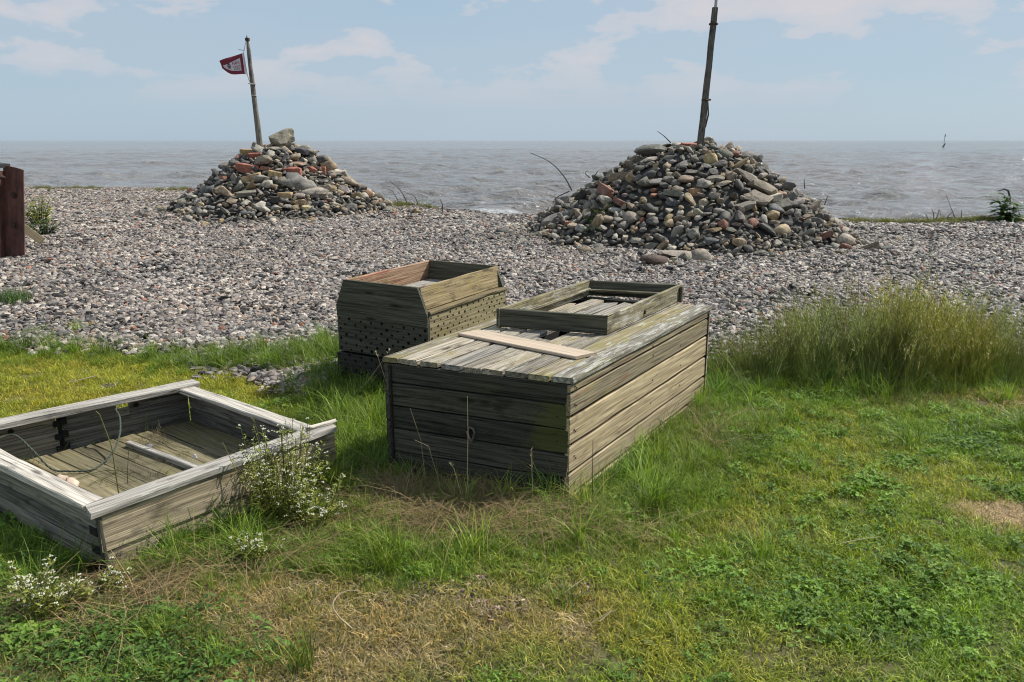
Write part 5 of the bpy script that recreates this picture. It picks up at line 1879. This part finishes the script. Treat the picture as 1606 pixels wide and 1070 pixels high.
tag(o, 'tall seeding grass in a dense band at the right edge of the shingle', 'grass')

# sparse green along the beach crest and small sprigs in the shingle
cx_, cy_ = [], []
for px0, px1, py, n, ry in ((1330, 1640, 351, 260, .25), (1530, 1640, 349, 120, .25), (45, 160, 297, 60, .5), (600, 690, 327, 55, .3), (240, 300, 300, 40, .4)):
    px = rs.uniform(px0, px1, n)
    g = np.array([G(a_, py + rs.normal() * 1.2) for a_ in px]); cx_.append(g[:, 0]); cy_.append(g[:, 1] + rs.normal(size=n) * ry * .2)
x, y = np.concatenate(cx_), np.concatenate(cy_)
put('crest_grass', MED, x, y, 1.1, 1.9, np.array((.15, .15, .045)) * rs.uniform(.6, 1.3, (len(x), 1)), 'thin yellow green growth along the crest of the beach', 'grass', dz=.03)
sp = [(1050, 412, 10), (1070, 408, 8), (1090, 410, 8), (1105, 414, 7), (1020, 412, 4), (830, 372, 4), (880, 392, 4), (1260, 405, 5), (1320, 405, 5), (1170, 438, 3), (60, 520, 3), (110, 470, 2), (1330, 395, 3), (940, 335, 18), (925, 345, 16), (955, 325, 12), (930, 360, 10), (290, 400, 2), (660, 318, 10)]
xs, ys, zs = [], [], []
for px, py, n in sp:
    for _ in range(n):
        a_, b_ = px + rs.normal() * 9, py + rs.normal() * 3
        p = hit2(a_, b_) if (880 < px < 980 and py < 362) else G(a_, b_)
        xs.append(p[0]); ys.append(p[1]); zs.append(p[2])
n = len(xs)
o = scatter('shingle_weeds', BROAD, np.stack([xs, ys, zs], -1), np.stack([rs.normal(size=n) * .3 + .4, rs.normal(size=n) * .3, rs.rand(n) * 6.28], -1), rs.uniform(.7, 1.25, n), np.array((.10, .16, .03)) * rs.uniform(.6, 1.3, (n, 1)), M_LEAF)
tag(o, 'small green weeds sprouting between the stones', 'weeds')

# broad leaved ground cover, lower left
xs, ys = [], []
for (px, py, rx, ry, n) in ((180, 990, .17, .10, 75), (110, 1010, .10, .07, 28), (300, 1030, .16, .06, 52), (230, 960, .12, .06, 26), (330, 870, .14, .07, 50), (310, 830, .10, .06, 34), (420, 860, .14, .07, 60), (530, 790, .12, .10, 50), (575, 720, .07, .12, 40), (1510, 690, .22, .14, 60), (1560, 660, .2, .1, 30), (1310, 930, .3, .15, 50), (270, 1060, .2, .05, 50), (60, 900, .16, .1, 30), (1100, 760, .2, .15, 16)):
    a_, b_ = blob(px, py, rx, ry, n); xs.append(a_); ys.append(b_)
x, y = np.concatenate(xs), np.concatenate(ys)
k = outside(x, y, .02) & off_corner(x, y); x, y = x[k], y[k]
put('broadleaf_weeds', BROAD, x, y, .55, 1.0, np.array((.085, .17, .03)) * rs.uniform(.45, 1.5, (len(x), 1)), 'dark green broad leaved weeds covering the lower left ground', 'weeds', M_LEAF)

# ---- single plants
M_STEM = plant_mat('stem_green', (.11, .15, .04), (.20, .20, .06))
M_PLEAF = plant_mat('weed_leaf', (.19, .26, .04), (.42, .44, .08), .45)
M_DLEAF = plant_mat('dark_leaf', (.035, .085, .02), (.08, .15, .03), .25)
M_PETAL = plant_mat('petal_white', (.75, .74, .50), (.76, .76, .58), .2)
M_STRAW = plant_mat('straw', (.36, .28, .16), (.50, .42, .27), .15)
M_DSTALK = plant_mat('dark_stalk', (.07, .065, .05), (.10, .09, .06), .05)


def flowering(px, py, hmax, spread, nst, label, seed, lean=(0, 0), group='white flowering weeds'):
    r = np.random.RandomState(seed)
    c = G(px, py)
    root = empty('flowering_weed', (c[0], c[1], float(ground_z(c[0], c[1]))))
    tag(root, label, 'plant', group)
    st, lf, fw = MB(), MB(), MB()
    for i in range(nst):
        a_ = r.rand() * 6.283; q = spread * math.sqrt(r.rand())
        top = Vector((math.cos(a_) * q + lean[0], math.sin(a_) * q * .8 + lean[1], hmax * r.uniform(.5, 1)))
        b0_ = Vector((math.cos(a_) * q * .4, math.sin(a_) * q * .4, 0))
        mid_ = b0_.lerp(top, .5) + Vector((r.normal() * .01, r.normal() * .01, .02))
        st.tube([b0_, mid_, top], [.0022, .0018, .0011], 4, float(r.rand()), False)
        tips = [top]
        for k in range(4):
            t_ = r.uniform(.45, .92)
            p = b0_.lerp(top, t_)
            tip = p + Vector((r.normal() * .022, r.normal() * .022, r.uniform(.015, .045)))
            st.tube([p, tip], [.0011, .0008], 3, float(r.rand()), False)
            tips.append(tip)
        for tp_ in tips:
            if r.rand() < .45: continue
            nfl = r.randint(4, 9)
            for k in range(nfl):
                cc = tp_ + Vector((r.normal() * .005, r.normal() * .005, r.uniform(-.001, .004)))
                s_ = r.uniform(.0026, .0042)
                fw.add([cc + Vector((-s_, 0, 0)), cc + Vector((0, -s_, 0)), cc + Vector((s_, 0, 0)), cc + Vector((0, s_, 0)), cc + Vector((0, 0, s_ * .9))], [(0, 1, 4), (1, 2, 4), (2, 3, 4), (3, 0, 4), (3, 2, 1, 0)], float(r.rand()))
        for k in range(26):
            t_ = r.uniform(.05, .98)
            p = b0_.lerp(top, t_)
            az = r.rand() * 6.28
            oval_leaf(lf, p, (math.cos(az), math.sin(az), r.uniform(.2, 1)), (0, 0, 1), r.uniform(.014, .036), r.uniform(.005, .010), float(r.rand()), .2)
    for nm, mb_, m_ in (('stem', st, M_STEM), ('leaf', lf, M_PLEAF), ('flower_head', fw, M_PETAL)):
        o = link(nm, mb_.me(nm), None, m_); o.parent = root; o['kind'] = 'stuff'
    return root


flowering(445, 805, .40, .24, 74, 'bushy white flowering weed growing against the right side of the open crate', 601, (0, .0))
flowering(495, 820, .22, .17, 26, 'lower white flowering weed right of the bushy one', 602)
flowering(70, 965, .20, .14, 26, 'white flowering weed at the lower left, below the open crate corner', 603, (0, 0))
flowering(150, 930, .10, .12, 14, 'small yellowish flowering weed beside the open crate corner', 604, (.03, 0))
flowering(405, 870, .12, .12, 12, 'sparse small flowering weed in front of the open crate', 605)


def leafy(name, px, py, h, spread, n, L, w, m_, label, cat, y=None, group=None, seed=1, zero=True):
    r = np.random.RandomState(seed)
    c = G(px, py)
    root = empty(name, (c[0], c[1], float(ground_z(c[0], c[1]))))
    tag(root, label, cat, group)
    st, lf = MB(), MB()
    for i in range(n):
        a_ = r.rand() * 6.283; q = spread * math.sqrt(r.rand())
        top = Vector((math.cos(a_) * q, math.sin(a_) * q, h * r.uniform(.45, 1)))
        st.tube([(top.x * .3, top.y * .3, 0), (top.x * .6, top.y * .6, top.z * .6), top], [.006, .005, .003], 4, float(r.rand()), False)
        for k in range(7):
            t_ = r.uniform(.15, 1)
            az = r.rand() * 6.28
            oval_leaf(lf, (top.x * (.3 + .7 * t_), top.y * (.3 + .7 * t_), top.z * t_), (math.cos(az), math.sin(az), r.uniform(.1, .9)), (0, 0, 1), L * r.uniform(.6, 1.2), w * r.uniform(.7, 1.2), float(r.rand()), .4)
    for nm, mb_, mm_ in (('stem', st, M_STEM), ('leaf', lf, m_)):
        o = link(nm, mb_.me(nm), None, mm_); o.parent = root; o['kind'] = 'stuff'
    return root


leafy('low_shrub', 62, 354, .62, .34, 40, .11, .06, M_PLEAF, 'low yellow green shrub behind the rusty post', 'shrub', seed=21)
leafy('low_shrub', 72, 374, .32, .26, 26, .09, .05, M_DLEAF, 'dark green lower shrub right of the rusty post', 'shrub', seed=22)
dk = leafy('dock_plant', 1577, 352, .55, .26, 13, .40, .10, M_DLEAF, 'broad leaved dock plant standing on the beach crest at the right', 'plant', seed=23)
leafy('dock_plant', 1618, 352, .22, .22, 5, .25, .07, M_DLEAF, 'low dock leaves at the right edge of the picture on the crest', 'plant', seed=25)
# arching flower stalk of the dock
mb = MB()
p_ = [at_y(1584, 320, 16.2), at_y(1583, 306, 16.2), at_y(1581, 299, 16.2), at_y(1575, 296.5, 16.2), at_y(1565, 300, 16.2)]
mb.tube([V(q) - dk.location for q in p_], [.02, .02, .018, .015, .01], 5)
o = link('seed_stalk', mb.me('seed_stalk'), None, M_DSTALK); o.parent = dk


def tuft_thing(name, px, py, h, rad, n, col, label, seed, w=.006):
    c = G(px, py)
    r = np.random.RandomState(seed); mb = MB()
    for i in range(n):
        q = rad * math.sqrt(r.rand()); a_ = r.rand() * 6.283
        blade(mb, r, q * math.cos(a_), q * math.sin(a_), h * r.uniform(.5, 1), w, r.uniform(.1, .9), r.rand() * 6.28, 1, -.01, 4)
    o = link(name, mb.me(name), None, plant_mat(name + '_green', col, tuple(min(1, k_ * 2) for k_ in col), .35))
    o.location = (c[0], c[1], float(ground_z(c[0], c[1])))
    return tag(o, label, 'grass tuft')


tuft_thing('grass_tuft', 12, 478, .23, .22, 520, (.055, .10, .022), 'round dark green grass tuft on the shingle at the left edge', 31)
tuft_thing('grass_tuft', 93, 528, .06, .13, 170, (.10, .13, .03), 'small yellow green tuft at the shingle edge, right of the round one', 32, .005)


def stalk(pts_px, y, r0, label, name='dry_stalk', group=None, m_=None):
    pts_ = [V(at_y(a_, b_, y)) for a_, b_ in pts_px]
    sm_ = []
    for i in range(len(pts_) - 1):
        p4 = [pts_[max(i - 1, 0)], pts_[i], pts_[i + 1], pts_[min(i + 2, len(pts_) - 1)]]
        for k in range(4):
            t_ = k / 4
            sm_.append(.5 * ((2 * p4[1]) + (p4[2] - p4[0]) * t_ + (2 * p4[0] - 5 * p4[1] + 4 * p4[2] - p4[3]) * t_ ** 2 + (3 * p4[1] - p4[0] - 3 * p4[2] + p4[3]) * t_ ** 3))
    sm_.append(pts_[-1])
    base = sm_[0].copy()
    mb = MB(); n_ = len(sm_)
    mb.tube([p - base for p in sm_], [r0 * (1 - .65 * i / n_) for i in range(n_)], 5)
    o = link(name, mb.me(name), None, m_ or M_DSTALK); o.location = base
    return tag(o, label, 'stalk', group)


GS = 'dark dry stalks on the cairns and crest'
stalk([(897, 299), (884, 276), (862, 254), (832, 240)], 13.6, .012, 'long dark stalk arching left from the left flank of the right cairn', group=GS)
stalk([(893, 300), (880, 306), (870, 313), (867, 322)], 13.6, .012, 'drooping dark stalk under the long arching one', group=GS)
stalk([(1052, 224), (1042, 214), (1031, 206)], 13.4, .010, 'thin straight stalk on top of the right cairn, left of the post', group=GS)
stalk([(930, 280), (938, 268)], 13.3, .012, 'short stalk on the upper left flank of the right cairn', group=GS)
stalk([(925, 279), (918, 272), (922, 268)], 13.3, .010, 'tiny bent stalk beside the short one on the right cairn', group=GS)
stalk([(1262, 296), (1261, 280)], 13.8, .010, 'upright twig on the right flank of the right cairn', group=GS)
stalk([(1293, 322), (1298, 308)], 13.8, .010, 'slim twig low on the right flank of the right cairn', group=GS)
stalk([(640, 322), (632, 305), (622, 292), (610, 285)], 19.6, .014, 'tallest stalk arching on the slope right of the flag cairn', group=GS)
stalk([(656, 322), (650, 308), (637, 303)], 19.2, .012, 'second arching stalk right of the flag cairn', group=GS)
stalk([(693, 336), (694, 322), (690, 312)], 17.4, .014, 'lone upright stalk on the crest between the cairns', group=GS)
stalk([(625, 316), (615, 300), (605, 296)], 19.8, .010, 'faint stalk nearest the flag cairn', group=GS)
for i, (q, lab) in enumerate((([(1465, 347), (1464, 335), (1461, 328)], 'leftmost upright reed on the right crest'), ([(1467, 345), (1471, 337), (1473, 329), (1476, 340)], 'bent reed second from the left on the right crest'),
                              ([(1499, 345), (1493, 330), (1484, 306)], 'tallest slanting reed on the right crest'), ([(1484, 348), (1488, 338), (1495, 331)], 'reed crossing the tallest one on the right crest'),
                              ([(1508, 346), (1508, 329)], 'short straight reed right of the tallest'), ([(1475, 348), (1483, 342), (1500, 341), (1510, 348)], 'low lying reed at the foot of the tallest'),
                              ([(1601, 343), (1597, 330)], 'short reed beside the dock plant'), ([(1457, 347), (1452, 336)], 'thin reed left of all the others'))):
    stalk(q, 15.7, .010, lab + ' by the sea', name='dry_reed', group='dry reeds on the right crest')

# pale straw loop on the lawn and a few stalks in front of the chest
def ground_curve(pxs, zs, r0, label, name, m_, group=None, cat='straw'):
    pts_ = [V(G(a_, b_, z_)) for (a_, b_), z_ in zip(pxs, zs)]
    sm_ = []
    for i in range(len(pts_) - 1):
        p4 = [pts_[max(i - 1, 0)], pts_[i], pts_[i + 1], pts_[min(i + 2, len(pts_) - 1)]]
        for k in range(5):
            t_ = k / 5
            sm_.append(.5 * ((2 * p4[1]) + (p4[2] - p4[0]) * t_ + (2 * p4[0] - 5 * p4[1] + 4 * p4[2] - p4[3]) * t_ ** 2 + (3 * p4[1] - p4[0] - 3 * p4[2] + p4[3]) * t_ ** 3))
    sm_.append(pts_[-1]); base = sm_[0].copy(); n_ = len(sm_)
    mb = MB(); mb.tube([p - base for p in sm_], [r0 * (1 - .6 * i / n_) for i in range(n_)], 5)
    o = link(name, mb.me(name), None, m_); o.location = base
    return tag(o, label, cat, group)


ground_curve([(552, 986), (532, 968), (522, 950), (530, 934), (548, 926), (568, 928)], (.02, .04, .05, .05, .05, .03), .0032, 'pale straw bent into a loop on the brown grass', 'straw', M_STRAW)
SG = 'loose straws on the grass'
ground_curve([(940, 975), (960, 958)], (.03, .05), .0022, 'short pale straw on the mid lawn', 'straw', M_STRAW, SG)
ground_curve([(915, 985), (935, 972), (960, 957)], (.02, .04, .05), .002, 'thin straw crossing the short pale one', 'straw', M_STRAW, SG)
ground_curve([(1320, 852), (1350, 846), (1378, 842)], (.04, .05, .04), .002, 'long straw on the lawn at the right', 'straw', M_STRAW, SG)
ground_curve([(885, 930), (905, 915), (918, 906)], (.02, .04, .05), .002, 'straw beside the bare spot in the middle lawn', 'straw', M_STRAW, SG)
ground_curve([(1045, 960), (1058, 985), (1062, 1010)], (.04, .03, .03), .002, 'straw lying on the lawn near the bottom', 'straw', M_STRAW, SG)
ground_curve([(150, 590), (120, 597), (108, 600), (118, 592)], (.04, .05, .05, .06), .004, 'white bent straw on the yellow grass behind the open crate', 'straw', M_STRAW, SG)


def tall_stem(px, py, tops, label, seedhead=False, r0=.0022, m_=None, cat='grass stem', y=None, grp='single grass stems before the chest'):
    c = G(px, py)
    pts_ = [c] + [at_y(a_, b_, c[1] + .01) for a_, b_ in tops]
    base = V(pts_[0])
    mb = MB(); n_ = len(pts_)
    mb.tube([V(p) - base for p in pts_], [r0 * (1 - .6 * i / n_) for i in range(n_)], 5)
    if seedhead:
        r = np.random.RandomState(int(px)); tpt, prv = V(pts_[-1]) - base, V(pts_[-2]) - base
        for k in range(22):
            p = prv.lerp(tpt, r.uniform(.45, 1))
            blade(mb, r, p.x, p.y, .016, .005, .8, r.rand() * 6.28, .3, p.z, 1)
    o = link('seeding_grass', mb.me('seeding_grass'), None, m_ or M_STRAW); o.location = base
    return tag(o, label, cat, grp)


tall_stem(668, 775, [(666, 740), (660, 690), (643, 640)], 'thin pale stem slanting across the left of the chest front')
tall_stem(736, 800, [(733, 740), (734, 680), (733, 622)], 'straight stem passing the hook on the chest front')
tall_stem(835, 805, [(835, 760), (833, 705)], 'seeding stem at the right of the chest front', True)
tall_stem(730, 800, [(722, 770), (712, 735), (706, 728)], 'straw coloured seed head leaning before the chest', True)
tall_stem(882, 800, [(884, 770), (890, 735)], 'thin stem near the front corner of the chest')
tall_stem(930, 800, [(929, 740), (930, 690)], 'dark stem at the near end of the chest side', m_=M_DSTALK)
tall_stem(893, 775, [(898, 745), (910, 715), (922, 704)], 'bright bent blade at the chest corner', r0=.003)
tall_stem(690, 790, [(690, 760), (672, 700), (650, 690)], 'arching stem before the left of the chest', r0=.0018)
tall_stem(190, 800, [(175, 700), (156, 650), (150, 645)], 'green blade standing inside the open crate', r0=.003, m_=M_STEM, grp='grass blades inside the open crate')
tall_stem(200, 770, [(200, 740), (202, 700)], 'shorter upright blade inside the open crate', r0=.002, m_=M_STEM, grp='grass blades inside the open crate')
tall_stem(415, 760, [(410, 700), (402, 672), (396, 655)], 'tall stem with buds rising above the right cap of the open crate', True, r0=.002, m_=M_STEM)
tall_stem(522, 640, [(540, 630), (575, 600), (605, 560), (612, 548)], 'leaning grass stem between the two crates', True, r0=.002)
tall_stem(610, 640, [(606, 600), (596, 570), (590, 552)], 'pale seeding stem at the back corner of the chest', True, r0=.002)
# blades fallen inside the open crate
for i, (a_, b_, c_, lab) in enumerate((((120, 752), (165, 738), (215, 742), 'yellow green blade lying on the floor of the open crate'), ((140, 760), (170, 745), (200, 730), 'green blade crossing the floor of the open crate'),
                                       ((255, 690), (275, 700), (300, 705), 'green blade lying behind the batten of the open crate'))):
    ground_curve([a_, b_, c_], (.045, .05, .05), .0022, lab, 'fallen_grass', M_STEM, 'blades lying in the open crate', 'grass blade')
